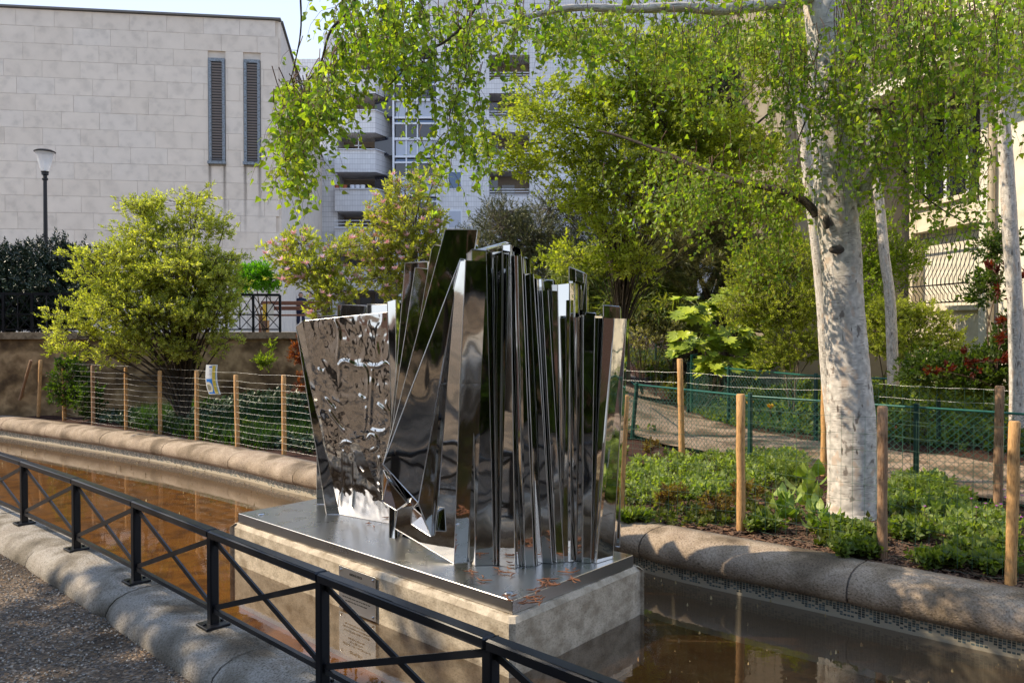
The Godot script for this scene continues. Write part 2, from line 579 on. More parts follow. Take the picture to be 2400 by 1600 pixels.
func offset(p: Array, d: float) -> Array:   # positive: to the left of travel, as seen from above
	var out := []
	for i in p.size():
		var t: Vector3 = (p[mini(i + 1, p.size() - 1)] - p[maxi(i - 1, 0)]).normalized()
		out.append(p[i] + Vector3(t.z, 0, -t.x) * d)
	return out

func sweep(st: SurfaceTool, p: Array, prof: Array, i0: int, i1: int, sgn: float, shrink := 0.0, seed_bump := 0.0) -> void:
	var rows := []
	for i in range(i0, i1 + 1):
		var t: Vector3 = (p[mini(i + 1, p.size() - 1)] - p[maxi(i - 1, 0)]).normalized()
		var n := Vector3(t.z, 0, -t.x) * sgn
		var row := []
		var pull := 0.0
		if i == i0: row = []
		var o: Vector3 = p[i]
		if i == i0: o += t * 0.006
		if i == i1: o -= t * 0.006
		var sh := shrink + (0.008 if i == i0 or i == i1 else 0.0)
		for q in prof:
			var c := Vector2(q.x - 0.2, q.y - 0.08)
			c = c * (1.0 - sh / 0.2) + Vector2(0.2, 0.08)
			row.append(o + n * c.x + Vector3(0, c.y + seed_bump, 0))
		rows.append(row)
	st.set_smooth_group(0)
	for i in rows.size() - 1:
		for k in prof.size():
			var k2 := (k + 1) % prof.size()
			if sgn > 0: quad(st, rows[i][k], rows[i][k2], rows[i + 1][k2], rows[i + 1][k])
			else: quad(st, rows[i][k], rows[i + 1][k], rows[i + 1][k2], rows[i][k2])
	st.set_smooth_group(-1)
	for e in [0, rows.size() - 1]:
		for k in range(1, prof.size() - 1):
			tri(st, rows[e][0], rows[e][k], rows[e][k + 1])

func strip(a: Array, b: Array, y: float, uvs := 1.0) -> ArrayMesh:
	var st := S()
	st.set_smooth_group(0)
	var n := mini(a.size(), b.size())
	for i in n - 1:
		var h := Vector3(0, y, 0)
		quad(st, a[i] + h, b[i] + h, b[i + 1] + h, a[i + 1] + h)
	return done(st)

func spread(edge: Array, side: float, y0: float, hf: Callable) -> ArrayMesh:
	var offs := [0.0, 0.3, 0.6, 1.0, 1.5, 2.0, 2.6, 3.3, 4.0, 5.0, 6.0, 7.5, 9.0, 11.0, 14.0, 18.0, 25.0, 40.0, 80.0, 200.0]
	var e := [edge[0] + (edge[0] - edge[1]).normalized() * 200.0]
	e.append_array(edge)
	e.append(edge[-1] + (edge[-1] - edge[-2]).normalized() * 200.0)
	var rows := []
	var dir := (edge[edge.size() * 3 / 4] - edge[edge.size() / 4] as Vector3).normalized()
	var n := Vector3(dir.z, 0, -dir.x) * side
	for o in offs:
		var row := []
		for p in e:
			var q: Vector3 = p + n * o
			q.y = y0 + (hf.call(q) if o > 0.0 else 0.0)
			row.append(q)
		rows.append(row)
	var st := S()
	st.set_smooth_group(0)
	for i in rows.size() - 1:
		for k in e.size() - 1:
			if side > 0: quad(st, rows[i][k], rows[i][k + 1], rows[i + 1][k + 1], rows[i + 1][k])
			else: quad(st, rows[i][k], rows[i + 1][k], rows[i + 1][k + 1], rows[i][k + 1])
	return done(st)

func mosaic() -> ImageTexture:
	var im := Image.create(512, 128, false, Image.FORMAT_RGB8)
	for y in 128: for x in 512:
		var v := 0.86 + R(-0.05, 0.04)
		im.set_pixel(x, y, Color(v, v * 0.94, v * 0.82))
	for r in 8:
		for k in 40:
			var missing: bool = rng.randf() < (0.12 + 0.1 * absf(r - 3.0))
			if missing: continue
			var v := R(0.25, 0.55)
			im.fill_rect(Rect2i(int(k * 12.8) + 1, r * 11 + 1, 10, 9), Color(v * 0.85, v, v * 1.02))
	return ImageTexture.create_from_image(im)

func build_ground() -> void:
	var near := resample(line(NEAR), 0.16)
	var far := resample(line(FAR), 0.16)
	# gravel walk on the near side
	var bump := noise(FastNoiseLite.TYPE_SIMPLEX, 0.35, 2, 3)
	tag(mi("gravel_path", spread(offset(near, -0.19), -1.0, 0.075, func(q): return bump.get_noise_2d(q.x, q.z) * 0.02), M.gravel), "", "", "", "structure")
	tag(mi("ground", spread(offset(far, 0.0), 1.0, 0.17, func(q): return land(q) - 0.17 + bump.get_noise_2d(q.x * 2.0, q.z * 2.0) * 0.05), M.soil), "", "", "", "structure")
	# winding park path behind the bed, 4 mm and more above the ground
	var st := S()
	st.set_smooth_group(0)
	var mid := smooth_path([W(9.0, 0, 4.9), W(6.5, 0, 6.1), W(5.2, 0, 7.0), W(4.2, 0, 8.3), W(3.25, 0, 9.7), W(2.5, 0, 11.3), W(2.2, 0, 13.4), W(2.1, 0, 15.2), W(1.95, 0, 17.5), W(2.0, 0, 21.0), W(1.6, 0, 26.0)], 10)
	var rows := []
	for i in mid.size():
		var t: Vector3 = (mid[mini(i + 1, mid.size() - 1)] - mid[maxi(i - 1, 0)]).normalized()
		var n := Vector3(t.z, 0, -t.x)
		var row := []
		for k in 7:
			var q: Vector3 = mid[i] + n * lerpf(-0.95, 0.95, k / 6.0) * (1.0 + 0.05 * sin(i * 1.3))
			q.y = land(q) + 0.055
			row.append(q)
		rows.append(row)
	for i in rows.size() - 1:
		for k in 6: quad(st, rows[i][k], rows[i][k + 1], rows[i + 1][k + 1], rows[i + 1][k])
	tag(mi("park_path", done(st), M.path), "", "", "", "structure")
	# pond
	var nw := resample(line(NEAR), 0.16)
	var count := 260
	var a := even(offset(near, 0.1), count)
	var b := even(offset(far, -0.3), count)
	# ochre silt in the upper basin; to the right, shade painted as darker colour
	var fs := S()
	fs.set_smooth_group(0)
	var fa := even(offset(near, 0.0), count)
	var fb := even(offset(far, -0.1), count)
	var shade_noise := noise(FastNoiseLite.TYPE_SIMPLEX, 0.5, 14, 3)
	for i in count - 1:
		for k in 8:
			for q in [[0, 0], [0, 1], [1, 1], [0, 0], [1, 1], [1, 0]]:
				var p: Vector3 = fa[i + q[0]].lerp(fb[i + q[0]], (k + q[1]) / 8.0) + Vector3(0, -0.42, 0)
				var t := smoothstep(-0.5, 1.1, p.x + p.z * 0.1 + 0.5 + 1.1 * shade_noise.get_noise_2d(p.x, p.z))
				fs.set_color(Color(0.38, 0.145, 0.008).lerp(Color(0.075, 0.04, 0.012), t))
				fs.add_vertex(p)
	tag(mi("pond_floor", done(fs), M.silt_and_shade), "", "", "", "structure")
	var water := mat(Color(0.035, 0.016, 0.003), 0.01)
	water.albedo_color.a = 0.42
	water.transparency = BaseMaterial3D.TRANSPARENCY_ALPHA
	water.normal_enabled = true
	water.normal_texture = TX.ripple
	water.normal_scale = 0.035
	water.uv1_triplanar = true
	water.uv1_world_triplanar = true
	water.uv1_scale = Vector3.ONE * 1.3
	tag(mi("water", strip(a, b, -0.1), water), "", "", "", "structure")
	# tiled inner wall of the far side
	var wt := mat(g(0.62), 0.5)
	wt.albedo_texture = mosaic()
	var ws := S()
	var w0 := offset(far, -0.33)
	var s := 0.0
	for i in w0.size() - 1:
		var s2: float = s + w0[i].distance_to(w0[i + 1])
		var up := Vector3(0, 0.03, 0)
		var dn := Vector3(0, -0.13, 0)
		quv(ws, [w0[i] + dn, w0[i] + up, w0[i + 1] + up, w0[i + 1] + dn], [Vector2(s * 1.15, 1), Vector2(s * 1.15, 0), Vector2(s2 * 1.15, 0), Vector2(s2 * 1.15, 1)])
		quv(ws, [w0[i] + Vector3(0, -0.45, 0), w0[i] + dn, w0[i + 1] + dn, w0[i + 1] + Vector3(0, -0.45, 0)], [Vector2(s, 1), Vector2(s, 0.95), Vector2(s2, 0.95), Vector2(s2, 1)])
		s = s2
	tag(mi("pond_wall", done(ws), wt), "", "", "", "structure")
	var wn := S()
	var n0 := offset(near, 0.16)
	for i in n0.size() - 1:
		quad(wn, n0[i] + Vector3(0, -0.45, 0), n0[i] + Vector3(0, 0.05, 0), n0[i + 1] + Vector3(0, 0.05, 0), n0[i + 1] + Vector3(0, -0.45, 0))
	tag(mi("pond_wall", done(wn), M.coping_grey), "", "", "", "structure")
	# stone copings, each stone on its own
	var pf := [Vector2(0, -0.02), Vector2(0, 0.2), Vector2(0.12, 0.206), Vector2(0.22, 0.203), Vector2(0.3, 0.188), Vector2(0.36, 0.157), Vector2(0.395, 0.11), Vector2(0.40, 0.06), Vector2(0.385, 0.02), Vector2(0.35, 0.0)]
	var pn := [Vector2(-0.2, -0.02), Vector2(-0.235, 0.05), Vector2(-0.235, 0.09), Vector2(-0.215, 0.135), Vector2(-0.175, 0.172), Vector2(-0.11, 0.196), Vector2(-0.03, 0.205), Vector2(0.08, 0.202), Vector2(0.15, 0.185), Vector2(0.19, 0.14), Vector2(0.2, 0.08), Vector2(0.19, 0.0)]
	for side in [[far, pf, -1.0, "far", M.coping], [near, pn, 1.0, "near", M.coping_grey]]:
		var o := Node3D.new()
		o.name = "pond_coping" if side[3] == "far" else "pond_coping_001"
		add_child(o, true)
		o.position = side[0][side[0].size() / 2]
		tag(o, "sunlit rounded beige stone coping along the planted far edge of the pond" if side[3] == "far" else "grey rounded stone kerb under the black railing beside the gravel", "kerb")
		var i := 0
		var p: Array = side[0]
		while i < p.size() - 1:
			var j := mini(i + (9 if side[3] == "far" else 8) + rng.randi() % 2, p.size() - 1)
			if p.size() - 1 - j < 4: j = p.size() - 1
			var cs := S()
			sweep(cs, p, side[1], i, j, side[2], 0.0, R(-0.003, 0.003))
			mi("coping_stone", done(cs), side[4], o)
			i = j
		var mo := S()
		sweep(mo, p, side[1], 0, p.size() - 1, side[2], 0.02)
		mi("mortar", done(mo), surf(Color(0.2, 0.17, 0.14), 0.95, TX.fine, 2.0), o)

func even(p: Array, n: int) -> Array:
	var L := [0.0]
	for i in p.size() - 1: L.append(L[-1] + p[i].distance_to(p[i + 1]))
	var out := []
	var k := 0
	for i in n:
		var s: float = L[-1] * i / (n - 1.0)
		while k < p.size() - 2 and L[k + 1] < s: k += 1
		out.append(p[k].lerp(p[k + 1], clampf((s - L[k]) / maxf(L[k + 1] - L[k], 1e-5), 0, 1)))
	return out

func land(q: Vector3) -> float:   # height of the planted side
	var z := -q.z
	var h := 0.17
	h += smoothstep(14.0, 24.0, z) * 0.45
	# mound against the terrace wall
	h += smoothstep(-6.5, -1.0, q.x) * smoothstep(3.2, 0.0, q.x) * smoothstep(10.3, 13.4, z) * 0.95
	# bank under the shrubs on the right
	h += smoothstep(4.3, 7.0, q.x + (z - 9.0) * 0.25) * smoothstep(7.4, 9.5, z) * 0.3
	return h

# ---------------------------------------------------------------- black railing
func build_railing() -> void:
	var P := [W(-5.46, 0, 7.45), W(-4.6, 0, 6.74), W(-3.753, 0, 6.0), W(-2.959, 0, 5.294), W(-2.226, 0, 4.615), W(-1.509, 0, 3.93), W(-0.79, 0, 3.245), W(-0.07, 0, 2.56), W(0.65, 0, 1.88), W(1.37, 0, 1.19), W(2.09, 0, 0.5)]
	var o := thing("pond_railing", "low black steel railing with crossed bars on the near pond kerb", "railing", P[5] + Vector3(0, 0.2, 0))
	var top := 0.655
	for i in P.size():
		var b: Basis = looking(P[mini(i + 1, P.size() - 1)] - P[maxi(i - 1, 0)])
		var st := S()
		box(st, P[i] + Vector3(0, 0.205 + (top - 0.205) / 2, 0), Vector3(0.046, top - 0.205, 0.046), b, 0.005)
		var post := mi("post", done(st), M.black, o)
		var sb := S()
		box(sb, P[i] + Vector3(0, 0.211, 0), Vector3(0.125, 0.012, 0.125), b, 0.003)
		mi("base_plate", done(sb), M.black, post)
		for s in [Vector3(0.045, 0, 0.0), Vector3(-0.045, 0, 0.0)]:
			var bo := S()
			lathe(bo, [Vector2(0.009, 0.0), Vector2(0.009, 0.006), Vector2(0.006, 0.009), Vector2(0.0, 0.009)], 6, P[i] + b * s + Vector3(0, 0.2175, 0))
			mi("bolt", done(bo), M.black, post)
		if i == P.size() - 1: continue
		var a: Vector3 = P[i]
		var c: Vector3 = P[i + 1]
		var d: Vector3 = (c - a).normalized()
		var tr := S()
		box(tr, (a + c) / 2 + Vector3(0, top + 0.018, 0), Vector3(0.062, 0.036, a.distance_to(c) - 0.002), looking(d), 0.007)
		mi("top_rail", done(tr), M.black, o)
		var br := S()
		bar(br, a + d * 0.024 + Vector3(0, 0.285, 0), c - d * 0.024 + Vector3(0, 0.285, 0), 0.022, 0.022)
		mi("bottom_rail", done(br), M.black, o)
		for k in 2:
			var p: Vector3 = a + d * 0.024 + Vector3(0, 0.3 if k else top - 0.025, 0)
			var q: Vector3 = c - d * 0.024 + Vector3(0, top - 0.025 if k else 0.3, 0)
			var n := d.cross(Vector3.UP) * (0.0045 if k else -0.0045)
			var cr := S()
			bar(cr, p + n, q + n, 0.009, 0.026)
			mi("cross_bar", done(cr), M.black, o)

# ---------------------------------------------------------------- plinth, plate, sculpture
const AX := Vector3(-0.7365, 0, -0.6765)   # along the long front edge, away to the left
const BX := Vector3(0.6765, 0, -0.7365)    # along the short right edge

func slab(o: Vector3, la: float, lb: float, y0: float, y1: float, ch: float) -> ArrayMesh:
	var st := S()
	box(st, o + AX * la / 2 + BX * lb / 2 + Vector3(0, (y0 + y1) / 2, 0), Vector3(la, y1 - y0, lb), Basis(AX * -1.0, Vector3.UP, BX * -1.0), ch)
	return done(st)

func loft(st: SurfaceTool, bot: Array, top: Array, back: Vector3) -> void:
	var n := bot.size()
	for i in n - 1:
		quad(st, bot[i], top[i], top[i + 1], bot[i + 1])
		quad(st, bot[i + 1] + back, top[i + 1] + back, top[i] + back, bot[i] + back)
		quad(st, top[i], top[i] + back, top[i + 1] + back, top[i + 1])
		quad(st, bot[i], bot[i + 1], bot[i + 1] + back, bot[i] + back)
	quad(st, bot[0] + back, top[0] + back, top[0], bot[0])
	quad(st, bot[n - 1], top[n - 1], top[n - 1] + back, bot[n - 1] + back)
	for i in n:
		thin(bright_edge, [bot[i], top[i]], 0.0034, 0.0034)

func facets(st: SurfaceTool, v: Array, faces: Array) -> void:
	for f in faces:
		for i in range(1, f.size() - 1): tri(st, v[f[0]], v[f[i]], v[f[i + 1]])
		for i in f.size(): thin(bright_edge, [v[f[i]], v[f[(i + 1) % f.size()]]], 0.0034, 0.0034)

func sheet(st: SurfaceTool, pts: Array, back: Vector3) -> void:   # an outlined plate of its own thickness
	var flat := PackedVector2Array()
	for p in pts: flat.append(Vector2(p.x, p.y))
	var ix := Geometry2D.triangulate_polygon(flat)
	for i in ix.size() / 3:
		tri(st, pts[ix[3 * i]], pts[ix[3 * i + 1]], pts[ix[3 * i + 2]])
		tri(st, pts[ix[3 * i]] + back, pts[ix[3 * i + 2]] + back, pts[ix[3 * i + 1]] + back)
	for i in pts.size():
		var j := (i + 1) % pts.size()
		quad(st, pts[i], pts[j], pts[j] + back, pts[i] + back)
		thin(bright_edge, [pts[i], pts[j]], 0.0034, 0.0034)

func pts3(a: Array) -> Array:
	var o := []
	for i in a.size() / 3: o.append(at(a[3 * i], a[3 * i + 1], a[3 * i + 2]))
	return o

func onto(a: Array, p: Vector3, n: Vector3) -> Array:   # outline laid on the plane through p with normal n
	var o := []
	for i in a.size() / 2:
		var r := ray(a[2 * i], a[2 * i + 1])
		o.append(EYE + r * ((p - EYE).dot(n) / r.dot(n)))
	return o

func build_sculpture() -> void:
	var o := W(0.002, 0, 3.995)
	var pl := thing("concrete_plinth", "weathered pitted concrete block standing in the pond under the steel plate", "plinth", o)
	mi("block", slab(o, 2.97, 1.25, -0.45, 0.205, 0.025), M.concrete, pl)
	# engraved plate on its front
	var a := o + AX * 1.13 + Vector3(0, 0, 0)
	var face := BX * -0.006
	var pq := thing("name_plaque", "brushed steel plaque with black lettering bolted to the concrete plinth", "plaque", a)
	var ps := S()
	box(ps, a + AX * 0.19 + Vector3(0, 0.045, 0) + face * 0.5, Vector3(0.38, 0.27, 0.005), Basis(AX * -1.0, Vector3.UP, BX * -1.0))
	mi("plate", done(ps), M.plaque, pq)
	var ink := mat(Color(0.02, 0.02, 0.02), 0.6)
	var tm := TextMesh.new()
	tm.text = "ANDRÁS BECK"
	var sf := SystemFont.new()
	sf.font_names = PackedStringArray(["Droid Sans"])
	sf.font_weight = 700
	tm.font = sf
	tm.font_size = 16
	tm.pixel_size = 0.00125
	tm.depth = 0.001
	var tb := Basis(AX * -1.0, Vector3.UP, BX * -1.0)
	var t := mi("lettering", tm, ink, pq)
	t.transform = Transform3D(tb, a + AX * 0.2 + Vector3(0, 0.148, 0) + face * 1.1 - pq.position)
	var ls := S()
	for r in 7:
		var half := [0.15, 0.07, 0.09, 0.0, 0.14, 0.15, 0.12][r] as float
		var x := -half
		while x < half - 0.01:
			var w := R(0.01, 0.035)
			box(ls, a + AX * (0.19 - x - w / 2) + Vector3(0, 0.105 - r * 0.022, 0) + face * 1.1, Vector3(w, 0.0065, 0.001), tb)
			x += w + 0.006
	mi("small_lettering", done(ls), ink, pq, "stuff")
	for c in [[0.025, 0.16], [0.355, 0.16], [0.025, -0.07], [0.355, -0.07]]:
		var bs := S()
		var bc: Vector3 = a + AX * c[0] + Vector3(0, c[1], 0) + face
		for k in 8:
			var q0 := TAU * k / 8
			var q1 := TAU * (k + 1) / 8
			var f := func(q, r, d): return bc + (AX * cos(q) + Vector3.UP * sin(q)) * r - BX * d
			quad(bs, f.call(q0, 0.009, 0.0), f.call(q0, 0.006, 0.006), f.call(q1, 0.006, 0.006), f.call(q1, 0.009, 0.0))
			tri(bs, f.call(q0, 0.006, 0.006), bc - BX * 0.008, f.call(q1, 0.006, 0.006))
		mi("bolt", done(bs), M.bolt, pq)
	var sp := o + AX * 0.05 + BX * 0.055
	var bp := thing("steel_base_plate", "wide flat stainless steel plate lying on the concrete plinth", "base plate", sp + Vector3(0, 0.207, 0))
	mi("plate", slab(sp, 2.87, 1.125, 0.209, 0.28, 0.002), M.plate, bp)
	for c in [[0.1, 0.08], [0.1, 0.98], [2.7, 0.1]]:
		var bs := S()
		lathe(bs, [Vector2(0.026, 0.0), Vector2(0.026, 0.004), Vector2(0.014, 0.009), Vector2(0.0, 0.009)], 12, sp + AX * c[0] + BX * c[1] + Vector3(0, 0.28, 0))
		mi("bolt", done(bs), M.bolt, bp)
	# the sculpture
	var sc := thing("steel_sculpture", "tall folded mirror-steel abstract sculpture of slanting prisms on the steel base plate", "sculpture", W(0.0, 0.282, 5.0))
	var B := func(x, y): return on(x, y, 0.2825)
	bright_edge = S()
	var add := func(nm, st):
		var q := mi(nm, done(st), M.steel, sc)
		mi("bright_edges", done(bright_edge), M.bright_edge, q)
		bright_edge = S()
		return q
	# right-hand ranks of folded columns: bottom outline on the plate, top outline, thickness
	var cols := [
		[[1101, 1320, 1114, 1325, 1157, 1324, 1165, 1320], [1094, 594, 4.78, 1105, 586, 4.72, 1139, 588, 4.74, 1150, 590, 4.86], 0.30],
		[[1158, 1322, 1164, 1325, 1171, 1323], [1139, 594, 4.80, 1153, 591, 4.74, 1177, 589, 4.78], 0.24],
		[[1171, 1325, 1207, 1332, 1222, 1326, 1231, 1322], [1178, 575, 4.74, 1196, 573, 4.66, 1199, 580, 4.80, 1204, 590, 4.9], 0.26],
		[[1222, 1325, 1231, 1327, 1252, 1327, 1260, 1321], [1199, 599, 4.80, 1205, 599, 4.74, 1222, 600, 4.72, 1227, 604, 4.84], 0.22],
		[[1254, 1324, 1258, 1325, 1271, 1319, 1294, 1320], [1226, 641, 4.80, 1230, 641, 4.76, 1242, 641, 4.83, 1250, 642, 4.76], 0.22],
		[[1287, 1318, 1294, 1320, 1301, 1314, 1308, 1313], [1252, 652, 4.86, 1258, 653, 4.80, 1262, 654, 4.88, 1270, 654, 4.9], 0.2],
		[[1299, 1316, 1304, 1318, 1322, 1317, 1331, 1312], [1266, 681, 4.80, 1270, 681, 4.78, 1284, 680, 4.78, 1293, 681, 4.86], 0.2],
		[[1308, 1313, 1317, 1317, 1340, 1315, 1348, 1311], [1293, 667, 4.83, 1307, 667, 4.80, 1335, 664, 4.86, 1347, 663, 4.96], 0.2],
		[[1322, 1314, 1338, 1317, 1352, 1314], [1308, 703, 4.82, 1336, 703, 4.80, 1345, 704, 4.9], 0.1],
		[[1338, 1312, 1352, 1314, 1366, 1315], [1336, 742, 4.86, 1352, 744, 4.82, 1365, 738, 4.86], 0.22],
		[[1364, 1317, 1366, 1319, 1385, 1319, 1390, 1313], [1365, 737, 4.80, 1367, 738, 4.78, 1394, 740, 4.78, 1412, 741, 4.9], 0.24],
		[[1386, 1317, 1398, 1320, 1437, 1308], [1413, 745, 4.82, 1440, 746, 4.74, 1468, 747, 4.88], 0.2],
	]
	for c in cols:
		var bot := []
		var top := []
		var lean := R(-0.07, 0.03)
		for i in c[0].size() / 2:
			bot.append(B.call(c[0][2 * i], c[0][2 * i + 1]))
			top.append(at(c[1][3 * i], c[1][3 * i + 1], c[1][3 * i + 2] + lean))
		var st := S()
		loft(st, bot, top, Vector3(c[2] * 0.25, 0, -c[2]))
		add.call("column", st)
	# sloping cap of the tallest column
	var st := S()
	var cap := pts3([1096, 597, 4.77, 1106, 584, 4.70, 1140, 586, 4.72, 1192, 570, 5.05, 1185, 567, 5.15, 1100, 590, 5.1])
	facets(st, cap, [[0, 1, 2, 3, 4, 5]])
	add.call("cap", st)
	# pieces that show above the ranks from behind
	for q in [[[1230, 640, 5.15, 1224, 603, 5.15, 1234, 604, 5.1, 1241, 612, 5.1, 1241, 660, 5.1], Vector3(0.03, 0, -0.16)],
			[[1262, 700, 5.05, 1264, 654, 5.05, 1297, 657, 5.05, 1297, 700, 5.05], Vector3(0.02, 0, -0.14)],
			[[1334, 800, 5.26, 1334, 625, 5.24, 1371, 640, 5.2, 1375, 643, 5.24, 1372, 800, 5.22], Vector3(0.02, 0, -0.05)],
			[[1378, 800, 5.12, 1372, 732, 5.12, 1397, 734, 5.12, 1398, 800, 5.12], Vector3(0.02, 0, -0.12)],
			[[1415, 800, 5.08, 1414, 715, 5.08, 1451, 718, 5.08, 1454, 720, 5.1, 1454, 800, 5.08], Vector3(0.02, 0, -0.1)]]:
		st = S()
		var pp: Array = pts3(q[0])
		for i in pp.size():
			if i == 0 or i == pp.size() - 1: pp[i].y = 0.2825
		sheet(st, pp, q[1])
		add.call("rear_panel", st)
	# fan of tall sheets behind the wedge
	for q in [[[949, 616, 1003, 613, 1000, 800, 966, 1200, 936, 1248, 905, 1090, 926, 903], at(960, 900, 5.40), Vector3(-0.25, -0.03, 1), Vector3(0.05, 0, -0.12)],
			[[973, 627, 1003, 630, 1020, 800, 985, 1210, 930, 1240, 912, 1080, 928, 920], at(970, 900, 5.28), Vector3(-0.2, -0.02, 1), Vector3(0.03, 0, -0.05)],
			[[1011, 585, 1017, 574, 1040, 576, 1045, 800, 1000, 1200, 950, 1235, 932, 1090, 964, 866], at(990, 900, 5.16), Vector3(-0.4, -0.02, 1), Vector3(0.03, 0, -0.06)],
			[[1043, 538, 1117, 537, 1120, 537, 1113, 585, 1096, 640, 1060, 1000, 1000, 1215, 945, 1190, 898, 1085, 956, 865], at(1010, 900, 5.03), Vector3(-0.12, -0.035, 1), Vector3(0.012, 0, -0.06)]]:
		st = S()
		sheet(st, onto(q[0], q[1], q[2]), q[3])
		add.call("fan_sheet", st)
	# slim silver wedge between the panel and the fan, narrowing downwards
	st = S()
	loft(st, [at(925, 1150, 5.50), at(928, 1152, 5.46), at(932, 1150, 5.52)], [at(907, 707, 5.54), at(927, 702, 5.46), at(941, 699, 5.58)], Vector3(0.03, 0, -0.1))
	add.call("slim_wedge", st)
	# the box whose lower edge rises off the plate to the left
	st = S()
	var f7 := onto([925, 1238, 1064, 1320, 1078, 900, 1091, 610, 1078, 612, 1010, 900, 932, 1190], B.call(1064, 1320), Vector3(-0.6, -0.035, 0.8))
	sheet(st, f7, Vector3(0.122, 0, -0.04))
	add.call("leaning_box", st)
	# overhanging front wedge
	st = S()
	var v := pts3([1079, 607, 4.62, 1091, 608, 4.67, 897, 1088, 4.81, 980, 1178, 4.75, 1010, 1257, 4.80, 1032, 900, 4.69, 1053, 900, 4.77, 936, 1150, 5.05, 966, 1190, 4.97, 1049, 900, 4.92, 1004, 1240, 5.02])
	facets(st, v, [[0, 2, 3, 5], [0, 5, 6, 1], [5, 3, 4, 6], [2, 8, 3], [3, 8, 4], [2, 7, 8], [0, 7, 2], [6, 4, 10, 9], [1, 6, 9], [4, 8, 10], [0, 1, 9, 7]])
	add.call("front_wedge", st)
	st = S()
	var bl := pts3([963, 1228, 4.86, 966, 1188, 4.86, 989, 1208, 4.72, 1010, 1257, 4.73, 975, 1232, 4.97, 985, 1200, 4.97])
	facets(st, bl, [[0, 1, 2, 3], [0, 3, 4], [1, 5, 2], [2, 5, 4, 3], [0, 4, 5, 1]])
	add.call("wedge_foot", st)
	st = S()
	var sm := pts3([898, 1102, 4.98, 908, 1122, 4.86, 954, 1178, 4.84, 929, 1196, 4.9, 896, 1176, 4.98, 912, 1100, 5.1, 950, 1160, 5.1, 932, 1190, 5.12])
	facets(st, sm, [[0, 1, 4], [1, 2, 3, 4], [0, 5, 6, 2, 1], [4, 3, 7], [5, 0, 4, 7], [2, 6, 7, 3]])
	add.call("small_prism", st)
	st = S()
	loft(st, [B.call(912, 1260), B.call(925, 1262), B.call(931, 1256)], [at(912, 1180, 5.34), at(925, 1182, 5.33), at(931, 1180, 5.38)], Vector3(0.02, 0, -0.06))
	add.call("leg", st)
	st = S()
	loft(st, [B.call(942, 1256), B.call(960, 1262)], [at(942, 1236, 5.36), at(960, 1240, 5.3)], Vector3(0.02, 0, -0.25))
	add.call("leg", st)
	# embossed panel
	build_panel(sc)

